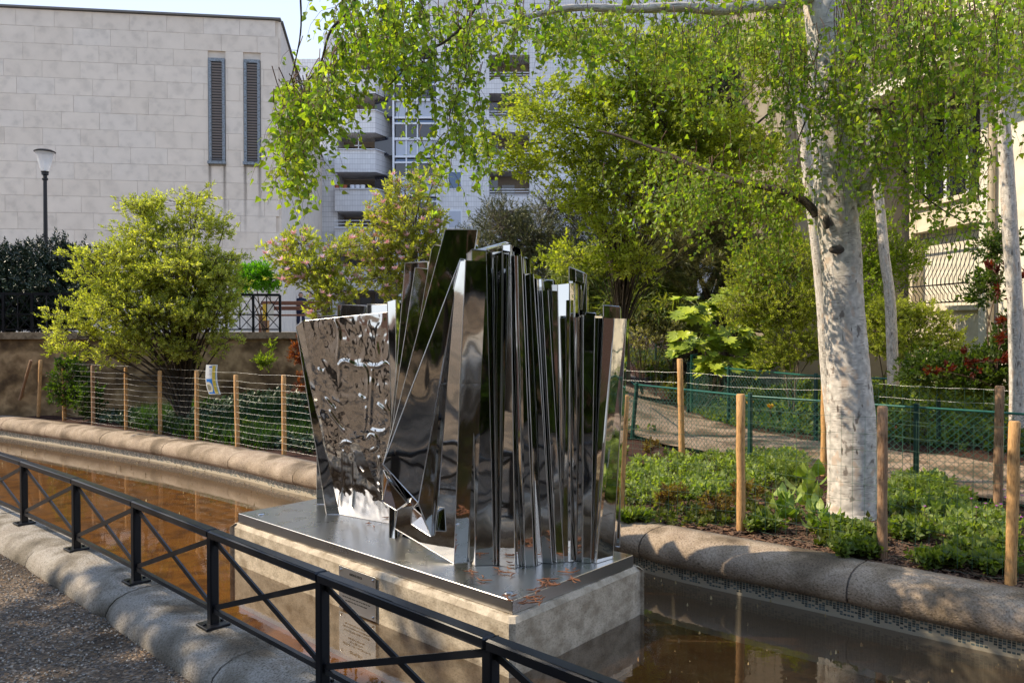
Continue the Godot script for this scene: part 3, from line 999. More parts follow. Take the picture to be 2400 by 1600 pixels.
func build_panel(sc: Node3D) -> void:
	var bl := on(795, 1205, 0.2825)
	var br := on(918, 1228, 0.2825)
	var tl := at(707.5, 752.6, 5.96)
	var tr := at(912, 731, 5.67)
	var curves := [
		[310, 470, 305, 420, 350, 405, 420, 440, 470, 450, 490, 520, 490, 640, 470, 660, 440, 640],
		[310, 470, 300, 600, 320, 780, 370, 880, 430, 910, 470, 860, 480, 720], [505, 445, 560, 450, 600, 435, 640, 480, 645, 600],
		[310, 970, 340, 945, 390, 950], [480, 930, 510, 890, 545, 910, 545, 970, 500, 1000], [165, 450, 195, 470, 210, 440], [210, 650, 260, 710, 290, 715, 295, 650],
		[240, 740, 300, 830, 340, 870], [330, 1010, 325, 1200, 300, 1400], [400, 1010, 400, 1200, 385, 1390], [440, 1110, 465, 1130, 490, 1100, 490, 1010],
		[275, 130, 300, 200, 300, 300, 290, 390], [500, 860, 590, 870, 640, 780, 560, 700], [520, 470, 510, 700, 500, 860], [560, 1040, 570, 1100, 560, 1200], [640, 620, 610, 700, 640, 760]]
	var segs := []
	for c in curves:
		var path := []
		for i in c.size() / 2: path.append(Vector3(c[2 * i], c[2 * i + 1], 0))
		path = smooth_path(path, 4)
		for i in path.size() - 1: segs.append([Vector2(path[i].x, path[i].y), Vector2(path[i + 1].x, path[i + 1].y)])
	var n := (br - bl).cross(tl - bl).normalized()
	if n.z < 0: n = -n
	var nz := noise(FastNoiseLite.TYPE_SIMPLEX_SMOOTH, 0.011, 6, 3)
	var U := 84
	var V := 150
	var grid := []
	for j in V + 1:
		var row := []
		for i in U + 1:
			var u := i / float(U)
			var t := j / float(V)
			var y := lerpf(110, 1460, t)
			var x := lerpf(lerpf(50, 300, t), lerpf(630, 640, t), u)
			var q := Vector2(x, y)
			var d := 1e9
			for s in segs:
				if absf(s[0].y - y) > 90: continue
				var e := Geometry2D.get_closest_point_to_segment(q, s[0], s[1]).distance_to(q)
				if e < d: d = e
			var edge := minf(minf(u, 1 - u) * 12, minf(t, 1 - t) * 20)
			var h := 0.006 * exp(-d * d / 80.0) + 0.0045 * nz.get_noise_2d(x * 0.6, y * 0.32) + 0.0002 * nz.get_noise_2d(x * 3.5, y * 2.0)
			row.append(tl.lerp(tr, u).lerp(bl.lerp(br, u), t) + n * h * clampf(edge, 0, 1))
		grid.append(row)
	var st := S()
	st.set_smooth_group(0)
	for j in V:
		for i in U: quad(st, grid[j][i], grid[j][i + 1], grid[j + 1][i + 1], grid[j + 1][i])
	var back := -n * 0.02
	st.set_smooth_group(-1)
	quad(st, tl, tr, tr + back, tl + back)
	quad(st, tl + back, tr + back, br + back, bl + back)
	mi("embossed_panel", done(st), M.steel_embossed, sc)
	# the panel's box: bright left flank and the shell behind
	st = S()
	var fl := [on(764.7, 1204.6, 0.2825), bl - n * 0.004, tl - n * 0.004, at(693.5, 765, 6.03)]
	sheet(st, fl, Vector3(0.05, 0, -0.2))
	mi("bright_edges", done(bright_edge), M.bright_edge, mi("panel_flank", done(st), M.steel, sc))
	bright_edge = S()
	st = S()
	sheet(st, [bl - n * 0.03, br - n * 0.03, tr - n * 0.03, tl - n * 0.03], Vector3(0.06, 0, -0.16))
	mi("bright_edges", done(bright_edge), M.bright_edge, mi("panel_shell", done(st), M.steel, sc))
	bright_edge = S()
	for q in [[[788, 800, 6.3, 790, 714, 6.3, 860, 716, 6.25, 862, 800, 6.25], 0.2], [[858, 800, 6.1, 860, 713, 6.1, 911, 714, 6.02, 912, 800, 6.02], 0.14], [[740, 800, 6.32, 744, 742, 6.32, 800, 738, 6.3, 800, 800, 6.3], 0.1]]:
		st = S()
		var pp: Array = pts3(q[0])
		pp[0].y = 0.2825
		pp[3].y = 0.2825
		sheet(st, pp, Vector3(0.05, 0, -q[1]))
		mi("bright_edges", done(bright_edge), M.bright_edge, mi("rear_panel", done(st), M.steel, sc))
		bright_edge = S()

func build_debris() -> void:
	var dm := surf(Color(0.22, 0.085, 0.035), 0.8, TX.fine, 8.0)
	var made := 0
	for q in [[1255, 1384, 5], [1338, 1364, 5], [1290, 1366, 14], [1250, 1408, 12], [1200, 1405, 5], [1100, 1345, 4], [1130, 1362, 3], [1185, 1340, 5], [960, 1240, 2], [1000, 1270, 2], [870, 1235, 3], [1330, 1335, 5]]:
		for i in q[2]:
			var p := on(q[0] + R(-22, 22), q[1] + R(-9, 9), 0.284)
			var a := R(0, TAU)
			var L := R(0.02, 0.045)
			var pts := []
			for k in 6:
				var t := k / 5.0 - 0.5
				pts.append(Vector3(cos(a) * t * L * 2.0 - sin(a) * L * (t * t) * R(0.7, 1.3), 0.004 + 0.008 * absf(t), sin(a) * t * L * 2.0 + cos(a) * L * t * t))
			var st := S()
			tube(st, pts, [0.0015, 0.003, 0.0042, 0.0042, 0.003, 0.0015], 5)
			var o := MeshInstance3D.new()
			o.name = numbered("dry_catkin", self)
			o.mesh = done(st)
			o.material_override = dm
			o.position = p
			add_child(o, true)
			tag(o, "curled brown dry catkin lying on the steel base plate", "catkin", "dry catkins on the steel base plate")

# ---------------------------------------------------------------- stakes and fences
func stake(label: String, base: Vector3, top: Vector3, r: float, m: Material, group: String) -> void:
	var st := S()
	var n := 5
	var pts := []
	var rr := []
	for i in n + 1:
		pts.append(Vector3.ZERO.lerp(top - base, i / float(n)) + (Vector3(R(-1, 1), 0, R(-1, 1)) * r * 0.06 if i > 0 and i < n else Vector3.ZERO))
		rr.append(r * R(0.95, 1.03))
	pts.append(pts[-1] + (top - base).normalized() * 0.008)
	rr.append(r * 0.8)
	tube(st, pts, rr, 12, 0.03)
	var o := MeshInstance3D.new()
	o.name = numbered("wooden_stake", self)
	o.mesh = done(st)
	o.material_override = m
	o.position = base
	add_child(o, true)
	tag(o, label, "stake", group)

func wire_run(a: Vector3, b: Vector3, sag: float, r: float, wob: float) -> ArrayMesh:
	var st := S()
	var L := a.distance_to(b)
	var n := maxi(int(L / 0.09), 4)
	var pts := []
	for i in n + 1:
		var t := i / float(n)
		var k := sin(t * PI) * sag
		pts.append(a.lerp(b, t) + Vector3(0, -k + R(-1, 1) * wob + wob * 2.0 * sin(i * 0.5 + a.y * 40.0), 0))
	thin(st, pts, r, r)
	return done(st)

func net(called: String, label: String, bases: Array, h0: float, h1: float, rows: int, step: float, m: Material, m2: Material, r: float) -> void:
	var o := thing(called, label, "fence", bases[0])
	for k in rows:
		var y := lerpf(h0, h1, k / float(rows - 1))
		var st := S()
		for i in bases.size() - 1:
			var a: Vector3 = bases[i] + Vector3(0, y, 0)
			var b: Vector3 = bases[i + 1] + Vector3(0, y, 0)
			var pts := []
			var n := maxi(int(a.distance_to(b) / step), 2)
			for j in n + 1:
				pts.append(a.lerp(b, j / float(n)) + Vector3(0, -0.02 * sin(PI * j / n) + 0.0025 * sin(j * 1.3 + k * 2.0), 0))
			thin(st, pts, r, r)
		mi("wire", done(st), m2 if k >= rows - 2 else m, o)
	var vs := S()
	for i in bases.size() - 1:
		var n := maxi(int(bases[i].distance_to(bases[i + 1]) / step), 2)
		for j in n:
			var p: Vector3 = bases[i].lerp(bases[i + 1], (j + 0.5) / n)
			var d := Vector3(R(-1, 1), 0, R(-1, 1)) * 0.004
			thin(vs, [p + Vector3(0, h0, 0), p + d + Vector3(0, (h0 + h1) / 2, 0), p + Vector3(0, h1, 0)], r * 0.9, r * 0.9)
	mi("wire_mesh", done(vs), m, o, "stuff")

func chain_fence(label: String, posts: Array, h: float, cell: float) -> void:
	var o := thing("park_fence", label, "fence", posts[0])
	for i in posts.size():
		var st := S()
		box(st, posts[i] + Vector3(0, (h + 0.04) / 2 - 0.04, 0), Vector3(0.045, h + 0.12, 0.045), looking(posts[mini(i + 1, posts.size() - 1)] - posts[maxi(i - 1, 0)]), 0.006)
		mi("post", done(st), M.green_post, o)
		if i == posts.size() - 1: break
		var a: Vector3 = posts[i]
		var b: Vector3 = posts[i + 1]
		var tr := S()
		tube(tr, [a + Vector3(0, h, 0), b + Vector3(0, h, 0)], [0.0125, 0.0125], 8)
		mi("top_rail", done(tr), M.green_wire, o)
		var L := a.distance_to(b)
		var d := (b - a) / L
		var ms := S()
		var n := int((L + h) / cell)
		for s in 2:
			for k in n:
				var x0 := k * cell - h
				var t0 := clampf(-x0, 0, h)
				var t1 := clampf(L - x0, 0, h)
				if t1 <= t0: continue
				var f := func(t):
					var x: float = x0 + t
					return (a + d * x if s == 0 else b - d * x) + Vector3(0, 0.03 + t * 0.96, 0) + (b - a).cross(Vector3.UP).normalized() * (0.002 if s else -0.002)
				thin(ms, [f.call(t0), f.call((t0 + t1) / 2), f.call(t1)], 0.0021, 0.0021)
		mi("wire_mesh", done(ms), M.green_wire, o, "stuff")

func build_fences() -> void:
	var K := 1.0 / 0.98
	# left row, along the pond's far coping
	var names := ["tilting outward near the retaining wall", "farthest of the row by the terrace wall", "before the green thicket at the wall", "between the thicket and the grass", "below the left edge of the big green shrub", "under the middle of the big green shrub", "just left of the blue and yellow notice", "just right of the blue and yellow notice", "nearest the embossed steel panel"]
	var L := [[92, 828, 87, 957], [145, 835, 147, 966], [212, 840, 213, 978], [288, 845, 289, 987], [366, 852, 367, 998], [451, 852, 452, 1012], [541, 862, 545, 1027], [651, 862, 652, 1044]]
	var bases := []
	var tops := []
	stake("thin wooden stake " + names[0], on(35 * K, 952 * K, 0.2), at(70 * K, 828 * K, 13.3), 0.024, M.stake_old, "")
	for i in L.size():
		var b := on(L[i][2] * K, L[i][3] * K, 0.19)
		var t := at(L[i][0] * K, L[i][1] * K, -b.z)
		bases.append(b)
		tops.append(t)
		stake("round wooden stake " + names[i + 1], b, t, R(0.026, 0.031), M.stake if i != 2 else M.stake_old, "stakes of the left bed fence")
	var last := W(-0.9, 0.19, 7.95)
	bases.append(last)
	tops.append(last + Vector3(0, 0.93, 0))
	var o := thing("wire_fence", "galvanised horizontal wire fence strung on stakes round the left bed", "fence", bases[4])
	for k in 12:
		var y := 0.06 + k * 0.079 + (0.03 if k == 11 else 0.0)
		var st := S()
		var pts := []
		for i in range(1, bases.size() - 1):
			var a: Vector3 = bases[i] + Vector3(0, y, 0)
			var b: Vector3 = bases[i + 1] + Vector3(0, y, 0)
			var n := int(a.distance_to(b) / 0.06)
			for j in n: pts.append(a.lerp(b, j / float(n)) + Vector3(0, -0.012 * sin(PI * j / n) + 0.0015 * sin(j * 0.5 + k) + R(-1, 1) * 0.0018, 0.036))
		thin(st, pts, 0.0017, 0.0017)
		mi("wire", done(st), M.wire, o)
	# notice on that fence
	var nt := thing("notice_sheet", "curled white, yellow and blue notice hung on the left wire fence", "notice", at(495, 855, 10.3))
	var ns := S()
	ns.set_smooth_group(0)
	var rows := []
	for j in 11:
		var t := j / 10.0
		var y := lerpf(854.5, 924.0, t)
		var x0: float = 482.3 - 2.5 * sin(t * 2.6) + 8.0 * t * t * t
		var x1: float = 509.6 - 3.0 * sin(t * 3.0) + 8.0 * t * t
		var row := []
		for i in 5:
			var u := i / 4.0
			row.append([at(lerpf(x0, x1, u), y, 10.3 - 0.05 * t - 0.02 * sin(u * PI)), Vector2(u, t)])
		rows.append(row)
	for j in 10:
		for i in 4:
			quv(ns, [rows[j][i][0], rows[j][i + 1][0], rows[j + 1][i + 1][0], rows[j + 1][i][0]], [rows[j][i][1], rows[j][i + 1][1], rows[j + 1][i + 1][1], rows[j + 1][i][1]])
	var nm := mat(g(0.85), 0.6)
	nm.albedo_texture = notice_print()
	nm.backlight_enabled = true
	nm.backlight = Color(0.5, 0.5, 0.5)
	mi("sheet", done(ns), nm, nt)
	# right-hand rows
	var RF := [[1437, 910, 1424, 1178, "beside the right edge of the steel sculpture", M.stake], [1702, 907, 1702, 1218, "between the sculpture and the birch trunk", M.stake], [2028, 935, 2028, 1282, "greyish brown, just right of the birch trunk", M.stake_old], [2332, 970, 2322, 1342, "at the right end of the front row", M.stake]]
	var fb := []
	for s in RF:
		var b := on(s[2] * K, s[3] * K, 0.19)
		stake("thick wooden stake " + s[4], b, at(s[0] * K, s[1] * K, -b.z), 0.0325, s[5], "stakes of the right bed fence")
		fb.append(b)
	fb.append(fb[-1] + (fb[-1] - fb[-2]) * 1.0)
	fb.insert(0, W(-0.3, 0.19, 7.4))
	net("wire_netting", "thin green welded wire netting along the front of the right bed", fb, 0.03, 0.93, 9, 0.075, M.net, M.net, 0.0013)
	var RB := [[1562, 825, 1567, 1050, "tallest, orange, standing beyond the path-side fence", M.stake], [1895, 850, 1893, 1092, "orange, half hidden by the left side of the birch trunk", M.stake], [2298, 888, 2293, 1168, "brown, behind the front row at the right", M.stake_old]]
	var bb := [W(0.7, 0.2, 10.6)]
	for s in RB:
		var b := on(s[2] * K, s[3] * K, 0.19)
		stake("round wooden stake " + s[4], b, at(s[0] * K, s[1] * K, -b.z), 0.036, s[5], "stakes of the right bed fence")
		bb.append(b)
	bb.append(bb[-1] + (bb[-1] - bb[-2]) * 0.9)
	net("wire_netting", "welded wire netting with bright top wires round the back of the right bed", bb, 0.04, 1.0, 9, 0.08, M.net, M.wire, 0.0015)
	chain_fence("low dark green chain-link fence along the bed side of the park path", [W(0.9, land(W(0.9, 0, 13.0)), 13.0), on(1457 * K, 1012 * K, 0.17), on(1723 * K, 1066 * K, 0.17), on(2105 * K, 1118 * K, 0.17), W(5.3, 0.17, 6.3), W(6.9, 0.17, 5.3)], 0.77, 0.07)
	chain_fence("green chain-link fence on the far side of the park path below the shrubs", [W(3.2, land(W(3.2, 0, 14.2)), 14.2), on(1674 * K, 976 * K, 0.17), on(1874 * K, 1018 * K, 0.17), on(2156 * K, 1044 * K, 0.17), W(6.6, 0.2, 8.0), W(8.0, 0.2, 6.9)], 0.9, 0.075)
	chain_fence("distant green wire fence at the bend of the park path", [W(0.4, land(W(0.4, 0, 21.5)), 21.5), W(2.2, land(W(2.2, 0, 20.6)), 20.6), W(3.6, land(W(3.6, 0, 19.6)), 19.6), W(4.6, land(W(4.6, 0, 18.2)), 18.2)], 0.85, 0.07)
	# gate leaf seen almost edge-on
	var gt := thing("fence_gate", "narrow green mesh gate panel standing open at the fence end", "gate", W(3.25, 0.2, 14.3))
	var g0 := W(3.22, 0.22, 14.0)
	var gd := Vector3(0.33, 0, -0.9).normalized()
	for q in [[0.0, 0.0, 0.0, 1.02], [0.75, 0.0, 0.75, 1.02], [0.0, 1.0, 0.75, 1.0], [0.0, 0.05, 0.75, 0.05]]:
		var st := S()
		bar(st, g0 + gd * q[0] + Vector3(0, q[1], 0), g0 + gd * q[2] + Vector3(0, q[3], 0), 0.04, 0.04)
		mi("frame_bar", done(st), M.green_wire, gt)
	for k in 14:
		var st := S()
		thin(st, [g0 + gd * 0.02 + Vector3(0, 0.1 + k * 0.065, 0), g0 + gd * 0.73 + Vector3(0, 0.1 + k * 0.065, 0)], 0.004, 0.004)
		mi("wire", done(st), M.green_wire, gt)

func notice_print() -> ImageTexture:
	var im := Image.create(128, 256, false, Image.FORMAT_RGB8)
	im.fill(Color(0.95, 0.95, 0.93))
	im.fill_rect(Rect2i(72, 8, 34, 244), Color(0.96, 0.82, 0.28))
	im.fill_rect(Rect2i(107, 8, 6, 244), Color(0.35, 0.6, 0.62))
	im.fill_rect(Rect2i(36, 14, 32, 12), Color(0.25, 0.45, 0.75))
	for k in 5: im.fill_rect(Rect2i(38, 42 + k * 12, 20 + (k * 7) % 12, 3), Color(0.5, 0.5, 0.55))
	im.fill_rect(Rect2i(8, 122, 62, 128), Color(0.18, 0.52, 0.85))
	for y in range(146, 236):
		for x in range(8, 70):
			var d := Vector2((x - 24) / 40.0, (y - 196) / 48.0).length()
			if d < 1.0: im.set_pixel(x, y, Color(0.93, 0.9, 0.78) if d > 0.55 else Color(0.62, 0.6, 0.5))
	return ImageTexture.create_from_image(im)

# ---------------------------------------------------------------- terrace, lamp, people
func build_terrace() -> void:
	var K := 1.0 / 0.98
	var wallpts := [W(-16, 0, 12.9), W(-11, 0, 13.3), W(-7, 0, 13.75), W(-3.2, 0, 14.3), W(-1.2, 0, 14.7), W(0.2, 0, 15.4), W(0.9, 0, 17.0), W(0.6, 0, 21.0), W(-0.5, 0, 30.0)]
	var p := smooth_path(wallpts, 6)
	var o := thing("retaining_wall", "brown rendered terrace retaining wall behind the left bed", "wall", wallpts[3])
	var ws := S()
	var cs := S()
	var back := offset(p, 0.3)
	var front := offset(p, 0.0)
	var cf := offset(p, -0.05)
	var cb := offset(p, 0.34)
	var y0 := Vector3(0, 0.0, 0)
	var y1 := Vector3(0, 1.52, 0)
	for i in p.size() - 1:
		quad(ws, front[i] + y0, front[i + 1] + y0, front[i + 1] + y1, front[i] + y1)
		quad(ws, back[i + 1] + y0, back[i] + y0, back[i] + y1, back[i + 1] + y1)
		var a := Vector3(0, 1.522, 0)
		var b := Vector3(0, 1.64, 0)
		quad(cs, cf[i] + a, cf[i + 1] + a, cf[i + 1] + b, cf[i] + b)
		quad(cs, cf[i] + b, cf[i + 1] + b, cb[i + 1] + b, cb[i] + b)
		quad(cs, cb[i + 1] + a, cb[i] + a, cb[i] + b, cb[i + 1] + b)
		quad(cs, cf[i + 1] + a, cf[i] + a, cb[i] + a, cb[i + 1] + a)
	mi("wall_face", done(ws), M.retaining, o)
	mi("wall_coping", done(cs), surf(Color(0.3, 0.23, 0.15), 0.9, TX.stain, 1.0), o)
	var ts := S()
	var tp := PackedVector2Array()
	for q in offset(p, 0.32): tp.append(Vector2(q.x, q.z))
	tp.append(Vector2(-2, -70))
	tp.append(Vector2(-70, -70))
	tp.append(Vector2(-70, -12.5))
	var ix := Geometry2D.triangulate_polygon(tp)
	for i in ix.size() / 3:
		tri(ts, Vector3(tp[ix[3 * i]].x, 1.6, tp[ix[3 * i]].y), Vector3(tp[ix[3 * i + 1]].x, 1.6, tp[ix[3 * i + 1]].y), Vector3(tp[ix[3 * i + 2]].x, 1.6, tp[ix[3 * i + 2]].y))
	tag(mi("terrace", done(ts), M.terrace), "", "", "", "structure")
	# fence on the wall: posts from the far left to the free end behind the shrub
	var fa := W(-12.6, 1.64, 13.25)
	var fe := at(656, 779, 14.15)
	fe.y = 1.64
	var n := 18
	var f := thing("terrace_fence", "black iron fence with crossed bars on top of the terrace wall", "fence", fe)
	var H := 0.67
	for i in n + 1:
		var a := fa.lerp(fe, i / float(n))
		a.z += sin(PI * i / n) * 0.0
		var st := S()
		box(st, a + Vector3(0, H / 2, 0), Vector3(0.04, H, 0.04), looking(fe - fa))
		mi("post", done(st), M.black, f)
		if i == n: break
		var b := fa.lerp(fe, (i + 1) / float(n))
		for y in [0.05, H * 0.47, H]:
			st = S()
			bar(st, a + Vector3(0, y, 0), b + Vector3(0, y, 0), 0.03, 0.022 if y < H else 0.045)
			mi("rail", done(st), M.black, f)
		st = S()
		var c := (a + b) / 2
		bar(st, c + Vector3(0, 0.05, 0), c + Vector3(0, H, 0), 0.016, 0.016)
		mi("middle_bar", done(st), M.black, f)
		for q in [[a, c], [c, b]]:
			for y in [[0.05, H * 0.47], [H * 0.47, H]]:
				for s in 2:
					st = S()
					var nn := (fe - fa).cross(Vector3.UP).normalized() * (0.004 if s else -0.004)
					bar(st, q[0] + Vector3(0, y[s], 0) + nn, q[1] + Vector3(0, y[1 - s], 0) + nn, 0.008, 0.014)
					mi("cross_bar", done(st), M.black, f)
	# lamp
	var lp := at(107, 700, 24.5)
	lp.y = 1.6
	var topy := at(110, 355, 24.5).y
	var lo := thing("street_lamp", "slender black lamp post with a flared clear glass head before the stone hall", "street lamp", lp)
	var st := S()
	lathe(st, [Vector2(0.16, 0), Vector2(0.16, 0.25), Vector2(0.09, 0.35), Vector2(0.07, 1.2), Vector2(0.055, topy - 1.6 - 1.2), Vector2(0.055, topy - 1.6 - 0.68)], 12, lp)
	mi("post", done(st), M.black, lo)
	st = S()
	lathe(st, [Vector2(0.055, -0.9), Vector2(0.085, -0.88), Vector2(0.085, -0.83), Vector2(0.06, -0.8), Vector2(0.06, -0.74), Vector2(0.1, -0.72), Vector2(0.1, -0.66), Vector2(0.12, -0.62), Vector2(0.0, -0.6)], 14, Vector3(lp.x, topy, lp.z))
	mi("collar", done(st), M.black, lo)
	st = S()
	st.set_smooth_group(0)
	lathe(st, [Vector2(0.11, -0.6), Vector2(0.16, -0.45), Vector2(0.2, -0.28), Vector2(0.235, -0.1), Vector2(0.29, -0.02)], 20, Vector3(lp.x, topy, lp.z))
	var gm := mat(Color(0.85, 0.87, 0.9), 0.25)
	gm.albedo_color.a = 0.45
	gm.transparency = BaseMaterial3D.TRANSPARENCY_ALPHA
	mi("glass_shade", done(st), gm, lo)
	st = S()
	lathe(st, [Vector2(0.0, -0.04), Vector2(0.3, -0.03), Vector2(0.31, 0.0), Vector2(0.22, 0.05), Vector2(0.0, 0.08)], 20, Vector3(lp.x, topy, lp.z))
	mi("cap", done(st), M.black, lo)
	st = S()
	lathe(st, [Vector2(0.03, -0.6), Vector2(0.05, -0.5), Vector2(0.05, -0.3), Vector2(0.0, -0.26)], 10, Vector3(lp.x, topy, lp.z))
	mi("bulb", done(st), M.white, lo)
	# yellow notice on a post behind the terrace fence
	var nb := thing("notice_board", "yellow and white notice board on a post behind the terrace fence", "notice board", W(-4.75, 1.6, 15.2))
	st = S()
	box(st, W(-4.75, 1.9, 15.22), Vector3(0.05, 0.6, 0.05))
	mi("post", done(st), M.stake, nb)
	st = S()
	box(st, W(-4.79, 2.02, 15.18), Vector3(0.08, 0.32, 0.02))
	mi("board", done(st), mat(Color(0.75, 0.5, 0.05), 0.6), nb)
	st = S()
	box(st, W(-4.68, 2.02, 15.18), Vector3(0.12, 0.32, 0.016))
	mi("board", done(st), mat(Color(0.7, 0.68, 0.62), 0.6), nb)
	# seat and sitter behind the fence end
	var bp := W(-5.6, 1.6, 19.6)
	var be := thing("park_bench", "reddish brown wooden bench on the terrace behind the fence end", "bench", bp)
	var wood := surf(Color(0.2, 0.075, 0.035), 0.7, TX.fine, 3.0)
	for q in [[Vector3(0, 0.44, 0), Vector3(1.5, 0.04, 0.42), "seat"], [Vector3(0, 0.75, -0.22), Vector3(1.5, 0.1, 0.03), "slat"], [Vector3(0, 0.62, -0.21), Vector3(1.5, 0.1, 0.03), "slat"], [Vector3(-0.65, 0.22, 0), Vector3(0.06, 0.42, 0.4), "leg"], [Vector3(0.65, 0.22, 0), Vector3(0.06, 0.42, 0.4), "leg"]]:
		st = S()
		box(st, bp + q[0], q[1], Basis(), 0.008)
		mi(q[2], done(st), wood, be)
	var fp := W(-9.3, 1.6, 34.5)
	var pe := thing("person", "person in a navy jacket standing by the hall's side wall with a pale bag", "person", fp)
	var v := func(x, y, z): return fp + Vector3(x, y, z)
	var body := [[v.call(0, 0.92, 0), v.call(0, 1.15, 0.0), 0.14, 0.13], [v.call(0, 1.15, 0), v.call(0, 1.34, 0), 0.14, 0.12], [v.call(-0.15, 1.37, 0), v.call(0.15, 1.37, 0), 0.065, 0.065], [v.call(0, 1.38, 0), v.call(0, 1.48, 0.02), 0.055, 0.05],
		[v.call(-0.2, 1.36, 0), v.call(-0.26, 1.08, 0.02), 0.055, 0.045], [v.call(-0.26, 1.08, 0.02), v.call(-0.22, 0.86, 0.12), 0.045, 0.035], [v.call(0.2, 1.36, 0), v.call(0.26, 1.08, 0.02), 0.055, 0.045], [v.call(0.26, 1.08, 0.02), v.call(0.24, 0.84, 0.1), 0.045, 0.035],
		[v.call(-0.09, 0.88, 0), v.call(-0.11, 0.47, 0.03), 0.085, 0.06], [v.call(-0.11, 0.47, 0.03), v.call(-0.12, 0.07, 0), 0.055, 0.04], [v.call(-0.12, 0.04, 0), v.call(-0.13, 0.035, 0.15), 0.04, 0.033],
		[v.call(0.09, 0.88, 0), v.call(0.11, 0.47, 0.0), 0.085, 0.06], [v.call(0.11, 0.47, 0.0), v.call(0.12, 0.07, -0.04), 0.055, 0.04], [v.call(0.12, 0.04, -0.04), v.call(0.13, 0.035, 0.11), 0.04, 0.033]]
	var skin := mat(Color(0.42, 0.24, 0.16), 0.6)
	mi("clothes", body_mesh(body, 0.03, 34.0), mat(Color(0.012, 0.017, 0.05), 0.85), pe)
	mi("head", body_mesh([[v.call(0, 1.53, 0.03), v.call(0, 1.6, 0.03), 0.075, 0.088], [v.call(0, 1.55, 0.11), v.call(0, 1.53, 0.125), 0.014, 0.018], [v.call(-0.09, 1.56, 0.02), v.call(-0.09, 1.58, 0.02), 0.02, 0.02], [v.call(0.09, 1.56, 0.02), v.call(0.09, 1.58, 0.02), 0.02, 0.02]], 0.012, 60.0), skin, pe)
	mi("hair", body_mesh([[v.call(0, 1.63, 0.01), v.call(0, 1.58, -0.025), 0.088, 0.085]], 0.014, 60.0), mat(Color(0.02, 0.014, 0.01), 0.7), pe)
	for sx in [-1.0, 1.0]:
		var hx: float = 0.22 if sx < 0 else 0.24
		var hand := [[v.call(hx * sx, 0.84, 0.12), v.call(hx * sx, 0.76, 0.14), 0.03, 0.026], [v.call(hx * sx, 0.8, 0.14), v.call((hx - 0.04) * sx, 0.76, 0.17), 0.012, 0.01]]
		for k in 4: hand.append([v.call(hx * sx, 0.76, 0.115 + k * 0.018), v.call((hx - 0.02) * sx, 0.69 + 0.008 * absf(k - 1.5), 0.12 + k * 0.018), 0.0095, 0.008])
		mi("hand", body_mesh(hand, 0.008, 110.0), skin, pe)
	var bg := thing("shopping_bag", "pale grey bag hanging from the hand of the person by the hall", "bag", fp + Vector3(-0.22, 0.3, 0.14))
	st = S()
	box(st, fp + Vector3(-0.22, 0.5, 0.14), Vector3(0.1, 0.34, 0.28), Basis(), 0.02)
	mi("sack", done(st), mat(Color(0.42, 0.42, 0.48), 0.8), bg)
	st = S()
	thin(st, [fp + Vector3(-0.22, 0.66, 0.05), fp + Vector3(-0.22, 0.74, 0.14), fp + Vector3(-0.22, 0.66, 0.23)], 0.006, 0.006)
	mi("handle", done(st), mat(Color(0.42, 0.42, 0.48), 0.8), bg)

